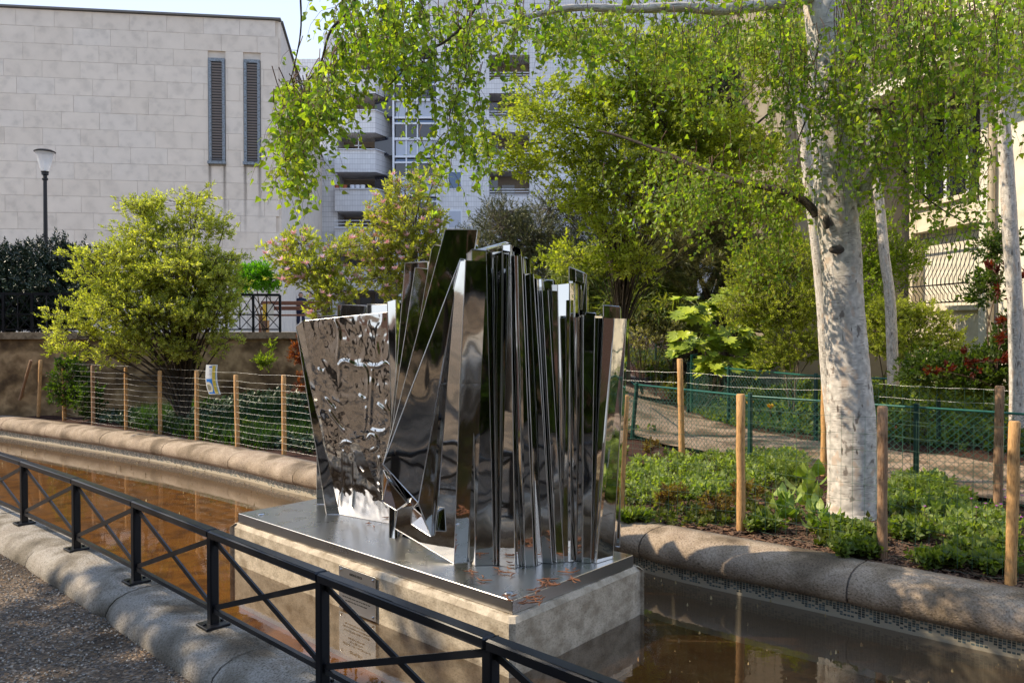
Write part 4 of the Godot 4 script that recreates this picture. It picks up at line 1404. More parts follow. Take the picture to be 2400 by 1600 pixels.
# ---------------------------------------------------------------- buildings
func build_hall() -> void:
	var C := W(-8.6, 0, 29.0)
	var u := Vector3(-0.992, 0, 0.1266)    # along the front, to the left
	var v := Vector3(-0.174, 0, -0.985)    # along the flank, away
	var n := Vector3(0.1266, 0, 0.992)     # out of the front
	var top := 13.03
	var o := thing("stone_hall", "large windowless hall clad in pale limestone slabs with two tall louvred vents", "building", C + Vector3(0, 1.6, 0))
	var core := S()
	var LU := 24.0
	var LV := 24.0
	var p := [C, C + u * LU, C + u * LU + v * LV, C + v * LV]
	var a := Vector3(0, 1.0, 0)
	var b := Vector3(0, top - 0.02, 0)
	for i in 4: quad(core, p[i] + a, p[i] + b, p[(i + 1) % 4] + b, p[(i + 1) % 4] + a)
	quad(core, p[0] + b, p[3] + b, p[2] + b, p[1] + b)
	var joint := surf(Color(0.70, 0.61, 0.51), 0.95, TX.slab, 0.3)
	mi("wall", done(core), joint, o)
	# slabs of the front
	var tints := []
	for k in 5:
		var t := [Color(0.77, 0.67, 0.56), Color(0.755, 0.655, 0.545), Color(0.785, 0.685, 0.575), Color(0.765, 0.675, 0.575), Color(0.745, 0.65, 0.545)][k] as Color
		tints.append(surf(t, 0.9, TX.slab, 0.22 + 0.05 * k))
	var ch := 0.597
	var vents := [[at(495.5, 146, 29.1), at(533.5, 391, 29.1)], [at(575, 146, 29.1), at(613, 391, 29.1)]]
	var spans := []
	for w in vents: spans.append([(w[1] - C).dot(u) - 0.02, (w[0] - C).dot(u) + 0.02])
	var vt: float = vents[0][0].y + 0.02
	var vb: float = vents[0][1].y - 0.02
	for r in 20:
		var y1 := top - 0.03 - r * ch
		var y0 := y1 - ch
		if y1 < 1.2: break
		var x = 0.1 - [0.0, 0.62, 0.22, 0.85][r % 4]
		while x < 15.0:
			var w := 1.27
			var parts := [[maxf(x, 0.0), x + w]]
			if y0 < vt and y1 > vb:
				for s in spans:
					var q := []
					for k in parts:
						if k[1] <= s[0] or k[0] >= s[1]: q.append(k)
						else:
							if s[0] - k[0] > 0.06: q.append([k[0], s[0]])
							if k[1] - s[1] > 0.06: q.append([s[1], k[1]])
					parts = q
			var m: Material = tints[rng.randi() % 5]
			for k in parts:
				if k[1] - k[0] < 0.05: continue
				var st := S()
				box(st, C + u * (k[0] + k[1]) / 2 + Vector3(0, (y0 + y1) / 2, 0) + n * (0.03 + R(-0.003, 0.003)), Vector3(k[1] - k[0] - 0.007, ch - 0.007, 0.06), Basis(-u, Vector3.UP, n))
				mi("stone_slab", done(st), m, o)
			x += w
	# flank is one smooth render, a roof edge in dark metal
	var fs := S()
	var fo := n.cross(Vector3.UP)
	box(fs, C + v * LV / 2 - u * 0.02 + Vector3(0, (top + 1.0) / 2 - 0.03, 0), Vector3(0.12, top - 1.0 - 0.04, LV), looking(v))
	mi("flank_wall", done(fs), tints[2], o)
	fs = S()
	box(fs, C + u * LU / 2 + n * 0.02 + Vector3(0, top + 0.03, 0), Vector3(LU + 0.2, 0.06, 0.26), Basis(-u, Vector3.UP, n))
	mi("roof_edge", done(fs), mat(Color(0.16, 0.155, 0.15), 0.6), o)
	fs = S()
	box(fs, C + v * (LV / 2 + 0.16) - u * 0.03 + Vector3(0, top + 0.03, 0), Vector3(0.24, 0.06, LV), looking(v))
	mi("roof_edge", done(fs), mat(Color(0.16, 0.155, 0.15), 0.6), o)
	var blue := surf(Color(0.24, 0.29, 0.36), 0.5, TX.stain, 2.0)
	var slat := mat(Color(0.24, 0.22, 0.22), 0.6)
	var pitm := mat(g(0.012), 0.9)
	for w in vents.size():
		var s: Array = spans[w]
		var ve := mi("louvre_vent", null, blue, o)
		var vc = C + u * (s[0] + s[1]) / 2
		var wd: float = s[1] - s[0] - 0.04
		var h := vt - vb - 0.04
		var B := Basis(-u, Vector3.UP, n)
		var st := S()
		for q in [[Vector3(-wd / 2 + 0.05, 0, 0), Vector3(0.1, h, 0.1)], [Vector3(wd / 2 - 0.05, 0, 0), Vector3(0.1, h, 0.1)], [Vector3(0, h / 2 - 0.06, 0), Vector3(wd - 0.2, 0.12, 0.1)], [Vector3(0, -h / 2 + 0.06, 0.03), Vector3(wd + 0.06, 0.1, 0.2)]]:
			box(st, vc + Vector3(0, (vt + vb) / 2, 0) + B * (q[0] + Vector3(0, 0, 0.06)), q[1], B)
		ve.mesh = done(st)
		st = S()
		box(st, vc + Vector3(0, (vt + vb) / 2, 0) + n * 0.012, Vector3(wd - 0.2, h - 0.2, 0.012), B)
		mi("shaft", done(st), pitm, ve)
		var N := 36
		for k in N:
			st = S()
			var y := lerpf(vb + 0.16, vt - 0.16, (k + 0.5) / N)
			box(st, vc + Vector3(0, y, 0) + n * 0.065, Vector3(wd - 0.21, 0.07, 0.012), B * Basis(Vector3.RIGHT, 0.75))
			mi("slat", done(st), slat, ve)
	# rain streaks below the sills
	var stain := streak_texture()
	for w in 2:
		for e in 2:
			var st := S()
			var uu: float = spans[w][e] + (0.05 if e == 0 else -0.05)
			var q := C + u * uu + n * 0.066
			var L := [2.6, 1.5, 2.2, 2.9][w * 2 + e] as float
			var hw := 0.11
			quv(st, [q - u * hw + Vector3(0, vb - 0.02, 0), q + u * hw + Vector3(0, vb - 0.02, 0), q + u * hw + Vector3(0, vb - L, 0), q - u * hw + Vector3(0, vb - L, 0)], [Vector2(0, 0), Vector2(1, 0), Vector2(1, 1), Vector2(0, 1)])
			mi("rain_streak", done(st), stain, o)

func streak_texture() -> StandardMaterial3D:
	var im := Image.create(32, 256, false, Image.FORMAT_RGBA8)
	for y in 256:
		for x in 32:
			var d := absf(x - 15.5) / 15.5
			var k := clampf(1.0 - d * 1.3 + R(-0.25, 0.2), 0, 1) * (1.0 - y / 256.0)
			im.set_pixel(x, y, Color(0.22, 0.18, 0.14, k * 0.55))
	var m := StandardMaterial3D.new()
	m.albedo_texture = ImageTexture.create_from_image(im)
	m.transparency = BaseMaterial3D.TRANSPARENCY_ALPHA
	m.roughness = 0.9
	return m

func tile_texture() -> ImageTexture:
	var im := Image.create(512, 512, false, Image.FORMAT_RGB8)
	for j in 8:
		for i in 16:
			var v := R(0.95, 1.0)
			im.fill_rect(Rect2i(i * 32, j * 64, 32, 64), Color(v, v, v))
	for i in 16: im.fill_rect(Rect2i(i * 32, 0, 3, 512), g(0.84))
	for j in 8: im.fill_rect(Rect2i(0, j * 64, 512, 4), g(0.74))
	return ImageTexture.create_from_image(im)

func build_flats() -> void:
	var K := 1.0 / 0.98
	var Z := 52.0
	var X := func(cx): return at((700.0 + cx / 2.904), 300, Z).x
	var Y := func(cy): return at(1000, cy / 2.904, Z).y
	var o := thing("apartment_block", "white tiled apartment block with angled balconies and a glazed stair bay", "building", W(-6, 1.6, Z))
	var tile := surf(Color(0.73, 0.725, 0.73), 0.45, tile_texture(), 0.37)
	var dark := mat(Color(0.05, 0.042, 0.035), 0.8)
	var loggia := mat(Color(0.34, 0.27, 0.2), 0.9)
	var P := func(nm, m, x0, x1, y0, y1, z0, z1, par):
		var st := S()
		var a := Vector3(X.call(x0), Y.call(y1), -z1)
		var b := Vector3(X.call(x1), Y.call(y0), -z0)
		box(st, (a + b) / 2, (b - a).abs())
		return mi(nm, done(st), m, par)
	# solid body behind, with openings left between the wall strips
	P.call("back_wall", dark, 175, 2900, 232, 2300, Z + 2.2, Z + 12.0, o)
	P.call("upper_storey", tile, 830, 2900, -420, 330, Z + 0.3, Z + 12.0, o)
	P.call("roof_parapet", tile, 170, 830, 222, 400, Z, Z + 2.15, o)
	P.call("wall_strip", tile, -250, 262, 400, 2300, Z, Z + 2.15, o)
	P.call("wall_strip", tile, 940, 1297, 330, 2300, Z, Z + 2.15, o)
	P.call("wall_strip", tile, 1572, 2900, 330, 2300, Z, Z + 2.15, o)
	P.call("wall_strip", tile, 1297, 1572, 330, 372, Z, Z + 2.15, o)
	# balcony stack
	for f in 7:
		var y := 500.0 + 265.0 * f   # top of parapet
		var par := mi("balcony", null, tile, o)
		var st := S()
		var a := Vector3(X.call(255), 0, -Z + 0.5)
		var b := Vector3(X.call(530), 0, -Z + 0.5)
		var c := Vector3(X.call(648), 0, -Z - 1.9)
		var y0 := Vector3(0, Y.call(y + 150), 0)
		var y1 := Vector3(0, Y.call(y), 0)
		for q in [[a, b], [b, c]]:
			var nrm: Vector3 = (q[1] - q[0]).normalized().cross(Vector3.UP)
			nrm = -nrm * 0.14
			quad(st, q[0] + y0, q[0] + y1, q[1] + y1, q[1] + y0)
			quad(st, q[1] + y0 + nrm, q[1] + y1 + nrm, q[0] + y1 + nrm, q[0] + y0 + nrm)
			quad(st, q[0] + y1, q[0] + y1 + nrm, q[1] + y1 + nrm, q[1] + y1)
			quad(st, q[0] + y0, q[1] + y0, q[1] + y0 + nrm, q[0] + y0 + nrm)
		var d := Vector3(X.call(255), 0, -Z - 2.0)
		quad(st, a + y0, b + y0, c + y0, d + y0)
		par.mesh = done(st)
		var cap := S()
		for q in [[a, b], [b, c]]: bar(cap, q[0] + y1 + Vector3(0, 0.02, 0), q[1] + y1 + Vector3(0, 0.02, 0), 0.22, 0.05)
		mi("coping", done(cap), M.white, par)
		# recess behind it
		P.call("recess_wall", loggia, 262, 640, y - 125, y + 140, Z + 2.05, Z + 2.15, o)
		P.call("door_glass", M.glass, 290, 345, y - 75, y, Z + 1.98, Z + 2.04, o)
		P.call("door_glass", M.glass, 375, 455, y - 75, y, Z + 1.98, Z + 2.04, o)
		var sg := S()
		var e := Vector3(X.call(505), 0, -Z - 0.6)
		var h := Vector3(X.call(645), 0, -Z - 0.2)
		var t0 := Vector3(0, Y.call(y + 20), 0)
		var t1 := Vector3(0, Y.call(y - 105), 0)
		quad(sg, e + t0, e + t1, h + t1, h + t0)
		quad(sg, h + t0 + Vector3(0, 0, -0.05), h + t1 + Vector3(0, 0, -0.05), e + t1 + Vector3(0, 0, -0.05), e + t0 + Vector3(0, 0, -0.05))
		mi("wind_screen", done(sg), M.glass, o)
		if f == 2:
			var ms := S()
			box(ms, Vector3(X.call(402), Y.call(990), -Z - 0.2), Vector3(0.05, 1.2, 0.05))
			box(ms, Vector3(X.call(402), Y.call(985), -Z - 0.2), Vector3(0.55, 0.05, 0.05))
			mi("drying_rack", done(ms), M.white, par)
		if f == 3:
			for k in [265, 318, 370, 405, 440]:
				var ps := S()
				lathe(ps, [Vector2(0.0, 0), Vector2(0.12, 0.0), Vector2(0.17, 0.3), Vector2(0.0, 0.3)], 10, Vector3(X.call(k), Y.call(1296), -Z + 0.3))
				mi("flower_pot", done(ps), mat(Color(0.4, 0.12, 0.05), 0.8) if k < 330 else M.white, par)
		if f == 4:
			for k in 3: P.call("rail", M.white, 250, 530, y - 12 - k * 22, y - 8 - k * 22, Z - 0.45, Z - 0.4, par)
	# glazed bay
	P.call("bay_frame", M.white, 640, 652, 400, 2300, Z - 0.2, Z + 0.3, o)
	P.call("bay_frame", M.white, 938, 955, 400, 2300, Z - 0.2, Z + 0.3, o)
	var sky_glass := mat(Color(0.10, 0.16, 0.26), 0.08)
	var curtain := mat(Color(0.42, 0.46, 0.54), 0.2)
	for f in 7:
		var y := 425.0 + 265.0 * f
		var wn := P.call("bay_window", M.white, 652, 938, y - 16, y, Z - 0.15, Z + 0.2, o) as MeshInstance3D
		for r in [[y, y + 112, sky_glass if f == 0 else curtain], [y + 128, y + 152, sky_glass], [y + 160, y + 258, M.glass]]:
			for q in [[660, 728], [736, 804], [813, 936]]:
				P.call("pane", r[2], q[0], q[1], r[0], r[1] - 6, Z - 0.02, Z + 0.04, wn)
			P.call("transom", M.white, 652, 938, r[1] - 6, r[1] + 6, Z - 0.12, Z + 0.1, wn)
		for q in [728, 804]: P.call("mullion", M.white, q, q + 8.5, y, y + 258, Z - 0.1, Z + 0.08, wn)
	# windows in the tiled wall
	for f in 5:
		var y := 365.0 + 265.0 * f
		var wn := P.call("window", M.white, 1012, 1112, y, y + 128, Z - 0.03, Z + 0.3, o) as MeshInstance3D
		P.call("pane", curtain if f % 2 == 0 else sky_glass, 1022, 1102, y + 12, y + 120, Z - 0.05, Z - 0.035, wn)
		var w2 := P.call("window", M.white, 1740, 1832, y + 30, y + 150, Z - 0.03, Z + 0.3, o) as MeshInstance3D
		for k in 9: P.call("shutter_slat", M.white, 1746, 1826, y + 38 + k * 12, y + 46 + k * 12, Z - 0.07, Z - 0.035, w2)
	# second loggia stack
	for f in 5:
		var y := 535.0 + 265.0 * f
		var par := P.call("balcony_front", tile, 1297, 1572, y, y + 98, Z, Z + 0.16, o) as MeshInstance3D
		P.call("floor_slab", tile, 1297, 1572, y + 84, y + 98, Z + 0.165, Z + 2.1, par)
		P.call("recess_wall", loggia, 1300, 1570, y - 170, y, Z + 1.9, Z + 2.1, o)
		P.call("door_glass", M.glass, 1380, 1470, y - 105, y - 10, Z + 1.8, Z + 1.88, o)
		if f > 0: P.call("glass_front", M.glass, 1300, 1355, y - 110, y - 5, Z + 0.3, Z + 0.36, o)
		for k in 3: P.call("rail", M.white, 1297, 1572, y - 46 + k * 18, y - 42 + k * 18, Z + 0.02, Z + 0.06, par)

func build_villa() -> void:
	var u := Vector3(0.14, 0, 0.99).normalized()   # along the wall, towards the viewer
	var n := Vector3(-0.99, 0, 0.14).normalized()  # out of the wall
	var C := W(7.09, 0, 14.0)
	var o := thing("cream_house", "sunlit cream rendered house at the right with barred windows and a downpipe", "building", C)
	var B := Basis(-u, Vector3.UP, n)
	var piece := func(nm, m, u0, u1, y0, y1, d0, d1, par):
		var st := S()
		box(st, C + u * (u0 + u1) / 2 + Vector3(0, (y0 + y1) / 2, 0) + n * (d0 + d1) / 2, Vector3(absf(u1 - u0), y1 - y0, d1 - d0), B)
		return mi(nm, done(st), m, par)
	var pale := surf(Color(0.78, 0.73, 0.62), 0.9, TX.soft, 0.5)
	piece.call("wall", M.cream, -0.0, 0.1, 0.0, 9.5, -0.5, 0.0, o)
	piece.call("wall", M.cream, 0.1, 1.75, 0.0, 2.05, -0.5, 0.0, o)
	piece.call("wall", M.cream, 0.1, 1.75, 3.38, 3.82, -0.5, 0.0, o)
	piece.call("wall", M.cream, 0.1, 1.75, 5.6, 9.5, -0.5, 0.0, o)
	piece.call("wall", pale, 1.75, 8.0, 0.0, 9.5, -0.5, 0.0, o)
	piece.call("window_recess", pale, 0.1, 1.75, 2.05, 3.38, -0.5, -0.22, o)
	piece.call("sill", M.cream, 0.06, 1.79, 2.0, 2.08, 0.002, 0.07, o)
	piece.call("sill", M.cream, 0.06, 1.79, 3.79, 3.86, 0.002, 0.08, o)
	piece.call("lintel", M.cream, 0.05, 1.8, 3.38, 3.44, 0.002, 0.03, o)
	piece.call("pilaster", pale, 1.78, 1.95, 0.0, 9.5, 0.002, 0.06, o)
	piece.call("basement_vent", mat(Color(0.03, 0.025, 0.02), 0.9), 0.72, 1.12, 1.5, 1.74, 0.002, 0.012, o)
	for k in 3: piece.call("vent_bar", M.cream, 0.72, 1.12, 1.54 + k * 0.07, 1.56 + k * 0.07, 0.013, 0.03, o)
	var st := S()
	tube(st, [C + u * 2.05 + n * 0.07 + Vector3(0, 0.1, 0), C + u * 2.05 + n * 0.07 + Vector3(0, 9.0, 0)], [0.045, 0.045], 10)
	mi("downpipe", done(st), surf(Color(0.5, 0.42, 0.3), 0.6, TX.soft, 1.0), o)
	for y in [1.6, 3.5, 5.4]:
		st = S()
		lathe(st, [Vector2(0.046, -0.02), Vector2(0.056, -0.02), Vector2(0.056, 0.02), Vector2(0.046, 0.02)], 10, C + u * 2.05 + n * 0.07 + Vector3(0, y, 0))
		mi("pipe_clip", done(st), M.cream, o)
	# upper window with frame, panes, upright bars
	piece.call("window_reveal", mat(Color(0.02, 0.02, 0.022), 0.9), 0.1, 1.75, 3.86, 5.6, -0.5, -0.3, o)
	var win := piece.call("upper_window", M.white, 0.1, 1.75, 3.86, 3.93, -0.29, -0.2, o) as MeshInstance3D
	for q in [[0.1, 0.17], [0.62, 0.7], [1.15, 1.23], [1.68, 1.75]]: piece.call("window_frame", M.white, q[0], q[1], 3.935, 5.6, -0.29, -0.2, win)
	for q in [[0.17, 0.62], [0.7, 1.15], [1.23, 1.68]]: piece.call("pane", M.glass, q[0], q[1], 3.935, 5.6, -0.27, -0.25, win)
	var iron := mat(Color(0.012, 0.014, 0.018), 0.5)
	for k in 13: piece.call("window_bar", iron, 0.16 + k * 0.125, 0.175 + k * 0.125, 3.9, 5.58, -0.06, -0.045, win)
	for y in [4.1, 4.8]: piece.call("cross_rail", iron, 0.1, 1.75, y, y + 0.025, -0.075, -0.062, win)
	# bellied grille before the lower window
	var gr := mi("window_grille", null, iron, o)
	st = S()
	for q in [[3.24, 0.05], [2.42, 0.25], [2.14, 0.06]]:
		bar(st, C + u * 0.05 + Vector3(0, q[0], 0) + n * q[1], C + u * 1.8 + Vector3(0, q[0], 0) + n * q[1], 0.03, 0.022)
	gr.mesh = done(st)
	for k in 18:
		var x := 0.07 + k * 0.1
		st = S()
		var path := []
		for q in [[3.34, 0.05], [3.22, 0.05], [3.12, 0.09], [3.05, 0.06], [2.9, 0.08], [2.7, 0.15], [2.52, 0.24], [2.42, 0.25], [2.34, 0.2], [2.26, 0.13], [2.19, 0.13], [2.14, 0.06]]:
			path.append(C + u * x + Vector3(0, q[0], 0) + n * q[1])
		tube(st, path, path.map(func(_q): return 0.0075), 5)
		mi("grille_bar", done(st), iron, gr)
	# shaded wing in the corner and the balcony slab above it
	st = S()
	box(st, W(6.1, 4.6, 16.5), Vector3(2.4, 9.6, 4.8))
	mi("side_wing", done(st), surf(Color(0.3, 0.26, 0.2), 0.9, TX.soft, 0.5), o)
	st = S()
	box(st, C + u * 1.2 + n * 0.5 + Vector3(0, 5.72, 0), Vector3(3.0, 0.2, 0.95), B)
	mi("balcony_slab", done(st), pale, o)
	for k in 20: piece.call("baluster", iron, -0.25 + k * 0.15, -0.235 + k * 0.15, 5.83, 6.75, 0.9, 0.915, o)
	piece.call("handrail", iron, -0.3, 2.7, 6.755, 6.79, 0.885, 0.93, o)
	st = S()
	box(st, C + u * 3.9 - n * 3.1 + Vector3(0, 4.75, 0), Vector3(8.2, 9.5, 5.0), B)
	mi("house_body", done(st), M.cream, o)

# what stands behind the viewer and shows in the mirror steel
func build_behind() -> void:
	var o := thing("brick_house", "long red-brown brick house across the walk behind the viewer", "building", W(-3, 0, -19))
	var st := S()
	box(st, W(-4, 5.0, -22), Vector3(64, 10, 5))
	mi("wall", done(st), surf(Color(0.36, 0.2, 0.13), 0.9, TX.stain, 0.7), o)
	for f in 3:
		for k in 9:
			st = S()
			box(st, W(-18.5 + k * 3.6, 1.9 + f * 3.0, -19.49), Vector3(1.3, 1.6, 0.06))
			var w := mi("window", done(st), M.white, o)
			st = S()
			box(st, W(-18.5 + k * 3.6, 1.9 + f * 3.0, -19.45), Vector3(1.1, 1.4, 0.03))
			mi("pane", done(st), M.glass, w)

# ---------------------------------------------------------------- trees
func trunk_tube(st: SurfaceTool, spec: Array, z: float, sides: int, bump: float) -> void:   # spec: x, y, width in picture units
	var pts := []
	var rr := []
	for i in spec.size() / 3:
		pts.append(at(spec[3 * i], spec[3 * i + 1], z))
		rr.append(Vector3(spec[3 * i + 2] * 0.5 * z / F, 0, 0))
	var p := smooth_path(pts, 6)
	var r := smooth_path(rr, 6).map(func(q): return q.x)
	tube(st, p, r, sides, bump)

func limb(st: SurfaceTool, spec: Array, r0: float, r1: float) -> Array:   # spec: x, y, z triples
	var p := smooth_path(pts3(spec), 6)
	var rr := []
	for i in p.size(): rr.append(lerpf(r0, r1, i / float(p.size() - 1)) * (1.0 + 0.06 * sin(i * 2.1)))
	tube(st, p, rr, 8, 0.05)
	return p

# hanging twigs: [x0, x1, top0, top1, bottom0, bottom1, z0, z1, count, leaf size]
func weep(specs: Array, tw: SurfaceTool, xfs: Array, cols: Array, lo: Color, hi: Color) -> void:
	for s in specs:
		for i in s[8]:
			var x := R(s[0], s[1])
			var z := R(s[6], s[7])
			var a := at(x, R(s[2], s[3]), z)
			var b := at(x + R(-30, 30), R(s[4], s[5]), z)
			if b.y > a.y - 0.12: continue
			var sway := Vector3(R(-1, 1), 0, R(-1, 1)) * 0.08
			var bend := Vector3(R(-1, 1), 0, R(-1, 1)) * 0.05
			var path := []
			var n := 8
			for k in n + 1:
				var t := k / float(n)
				path.append(a.lerp(b, t) - sway * pow(1.0 - t, 2.0) + bend * sin(t * 7.0) + Vector3(R(-1, 1), 0, R(-1, 1)) * 0.008)
			thin(tw, path, 0.0035, 0.001)
			var ct := tone(lo, hi)
			var runs := [path]
			for k in 3 + rng.randi() % 3:
				var j := 1 + rng.randi() % (n - 2)
				var d := Vector3(R(-1, 1), R(-0.5, 0.1), R(-1, 1)).normalized()
				var L := R(0.07, 0.2)
				var sub := [path[j], path[j] + d * L * 0.5, path[j] + d * L * 0.85 + Vector3(0, -L * 0.35, 0), path[j] + d * L + Vector3(0, -L * 0.8, 0)]
				thin(tw, sub, 0.0018, 0.0008)
				runs.append(sub)
			for run in runs:
				var main: bool = run.size() > 4
				for k in run.size() - 1:
					var m := int(ceil(run[k].distance_to(run[k + 1]) / (0.042 if main else 0.034)))
					if main and k == 0: continue
					for q in m:
						if rng.randf() < 0.18: continue
						var p: Vector3 = run[k].lerp(run[k + 1], (q + rng.randf()) / m)
						var y := (Vector3(R(-1, 1), R(-1.6, 0.15), R(-1, 1))).normalized()
						var bb := looking(y)
						bb = Basis(bb.x, bb.z, -bb.y) * Basis(Vector3.UP, R(0, TAU))
						var sz: float = s[9] * R(0.55, 1.2)
						xfs.append(Transform3D(bb.scaled(Vector3.ONE * sz), p))
						var v := R(0.72, 1.25)
						var yel := R(0.8, 1.12)
						cols.append(Color(ct.r * v * yel, ct.g * v, ct.b * v))

func build_birches() -> void:
	var bark := mat(g(0.86), 0.85)
	bark.albedo_texture = bark_texture()
	bark.uv1_scale = Vector3(1, 0.5, 1)
	bark.heightmap_enabled = true
	bark.heightmap_texture = bark.albedo_texture
	bark.heightmap_scale = 0.22
	var base := at(2000, 1200, 6.3)
	var o := thing("birch_tree", "thick white-barked weeping birch in the right bed, its twigs hanging across the picture", "tree", base)
	var st := S()
	trunk_tube(st, [2000, 1222, 150, 2000, 1200, 124, 1999, 1160, 113, 1996, 1000, 108, 1989, 870, 97, 1981, 760, 91, 1975, 660, 90, 1969, 560, 91, 1960, 497, 96, 1956, 420, 92, 1952, 344, 88, 1945, 230, 90, 1940, 115, 86, 1928, 0, 86, 1915, -160, 80, 1890, -420, 66, 1880, -800, 50], 6.35, 22, 0.025)
	mi("trunk", done(st), bark, o)
	var limbs := []
	for q in [[[1915, 505, 6.35, 1885, 470, 6.35, 1830, 447, 6.4, 1750, 428, 6.6, 1650, 398, 6.9, 1540, 350, 7.2, 1450, 318, 7.4, 1400, 305, 7.5], 0.036, 0.008],
			[[1935, -20, 6.3, 1880, -6, 6.25, 1780, 12, 6.1, 1690, 22, 5.9, 1600, 16, 5.7, 1480, 20, 5.5, 1340, 18, 5.3, 1240, 38, 5.2, 1160, 54, 5.1], 0.062, 0.012],
			[[1990, 520, 6.35, 2010, 480, 6.3, 2040, 420, 6.25, 2070, 350, 6.2, 2095, 290, 6.2, 2150, 180, 6.2], 0.058, 0.02],
			[[1900, -160, 6.3, 1650, -330, 5.7, 1300, -430, 5.1, 950, -420, 4.6, 760, -300, 4.3, 700, -60, 4.2], 0.07, 0.008],
			[[1890, -240, 6.3, 1500, -420, 6.2, 1200, -430, 6.0, 1000, -300, 5.8], 0.06, 0.01],
			[[1900, -200, 6.4, 2100, -330, 6.4, 2350, -380, 6.2, 2500, -300, 6.0], 0.06, 0.01],
			[[1900, -260, 6.5, 1750, -450, 7.3, 1600, -480, 8.2, 1450, -350, 8.6], 0.05, 0.01],
			[[1960, 190, 6.25, 1935, 215, 6.15, 1900, 260, 6.05, 1870, 330, 6.0], 0.016, 0.005],
			[[1975, 300, 6.25, 2010, 262, 6.2, 2080, 250, 6.1, 2140, 190, 6.1], 0.018, 0.005],
			[[1300, -300, 5.1, 1100, 40, 4.9, 985, 130, 4.8, 900, 210, 4.75], 0.012, 0.004],
			[[900, -250, 4.5, 830, 0, 4.4, 775, 70, 4.35, 750, 150, 4.35, 712, 205, 4.4, 680, 300, 4.45, 668, 380, 4.45], 0.01, 0.002],
			[[700, -60, 4.2, 705, 60, 4.3, 690, 150, 4.4, 668, 230, 4.5], 0.006, 0.002],
			[[2075, 350, 6.2, 2120, 400, 6.0, 2180, 470, 5.9, 2260, 520, 5.8], 0.012, 0.004]]:
		st = S()
		limbs.append(limb(st, q[0], q[1], q[2]))
		mi("limb", done(st), bark if q[1] > 0.048 else M.bark, o)
	var scar := surf(Color(0.17, 0.14, 0.115), 0.95, TX.fine, 6.0, TX.finebump, 0.8)
	for q in [[1962, 585, 6.21, 0.07, 0.035], [1938, 520, 6.23, 0.03, 0.06], [1960, 250, 6.2, 0.05, 0.02], [2008, 640, 6.235, 0.025, 0.045]]:
		st = S()
		st.set_smooth_group(0)
		var kc := at(q[0], q[1], q[2])
		for j in 6:
			for k in 10:
				var f := func(jj, kk):
					var a1: float = PI * jj / 6.0
					var a2: float = TAU * (kk % 10) / 10.0
					var wob := 1.0 + 0.22 * sin(a2 * 3.0 + q[0])
					return kc + Vector3(sin(a1) * cos(a2) * q[3] * wob, cos(a1) * q[4], sin(a1) * sin(a2) * 0.018)
				quad(st, f.call(j, k), f.call(j, k + 1), f.call(j + 1, k + 1), f.call(j + 1, k))
		mi("bark_scar", done(st), scar, o)
	var tw := S()
	var xfs := []
	var cols := []
	var lo := Color(0.20, 0.30, 0.045)
	var hi := Color(0.5, 0.58, 0.13)
	weep([
		[655, 725, 150, 330, 420, 540, 4.1, 4.7, 18, 0.042],
		[645, 745, 150, 260, 280, 440, 4.1, 4.8, 16, 0.042],
		[700, 800, 60, 220, 220, 380, 4.0, 4.8, 24, 0.042],
		[785, 900, -150, 60, 80, 280, 4.1, 5.0, 30, 0.042],
		[880, 1000, -150, 20, 60, 240, 4.2, 5.2, 26, 0.042],
		[930, 1090, -100, 160, 100, 360, 4.4, 5.2, 22, 0.042],
		[980, 1080, 200, 330, 330, 480, 4.6, 5.2, 8, 0.042],
		[1060, 1260, -120, 60, 80, 240, 4.6, 5.4, 30, 0.042],
		[1090, 1150, 120, 330, 380, 500, 4.8, 5.3, 6, 0.042],
		[1250, 1500, -120, 80, 60, 220, 5.0, 6.0, 36, 0.043],
		[1480, 1880, -120, 80, 60, 330, 5.4, 6.4, 60, 0.043],
		[1500, 1900, 330, 430, 470, 620, 6.4, 7.2, 34, 0.043],
		[1700, 1860, 420, 520, 560, 720, 6.2, 6.8, 18, 0.043],
		[1420, 1880, 300, 430, 400, 560, 5.9, 6.5, 34, 0.042],
		[1820, 1930, 60, 200, 200, 420, 5.6, 6.1, 18, 0.04],
		[1900, 2010, -60, 200, 180, 520, 5.5, 6.0, 20, 0.042],
		[1960, 2200, -140, 60, 150, 400, 5.2, 6.4, 66, 0.043],
		[2150, 2420, -140, 40, 120, 380, 5.0, 6.2, 72, 0.044],
		[2000, 2300, 220, 330, 380, 540, 5.4, 6.4, 55, 0.042],
		[2150, 2300, 400, 520, 520, 620, 5.4, 5.9, 7, 0.04],
	], tw, xfs, cols, lo, hi)
	mi("twigs", done(tw), M.twig, o, "stuff")
	var lm := leaf_mesh(0.78, 1.0, 0.16, 0.28, 0.3)
	# the leaves that show largest, one by one
	var tones := []
	for k in 6:
		var m := leafmat(Color(0.9, 1.0, 0.3), 0.42)
		m.albedo_color = lo.lerp(hi, 0.1 + k * 0.17).linear_to_srgb()
		tones.append(m)
	var order := []
	for i in xfs.size():
		var p: Vector3 = xfs[i].origin
		var px := 1200 + F * p.x / -p.z
		var py := 770 - F * (p.y - 1.7) / -p.z
		if px > 600 and px < 1150 and py > 20 and -p.z < 4.75: order.append(i)
	var singled := {}
	for k in 290:
		var i: int = order[(k * 7919) % order.size()]
		if singled.has(i): continue
		singled[i] = true
		var q := mi("leaf", lm, tones[rng.randi() % 6], o)
		q.transform = Transform3D(xfs[i].basis, xfs[i].origin - base)
	var xr := []
	var cr := []
	for i in xfs.size():
		if not singled.has(i):
			xr.append(xfs[i])
			cr.append(cols[i])
	mm("crown", lm, M.birch_leaf, xr, cr, o)
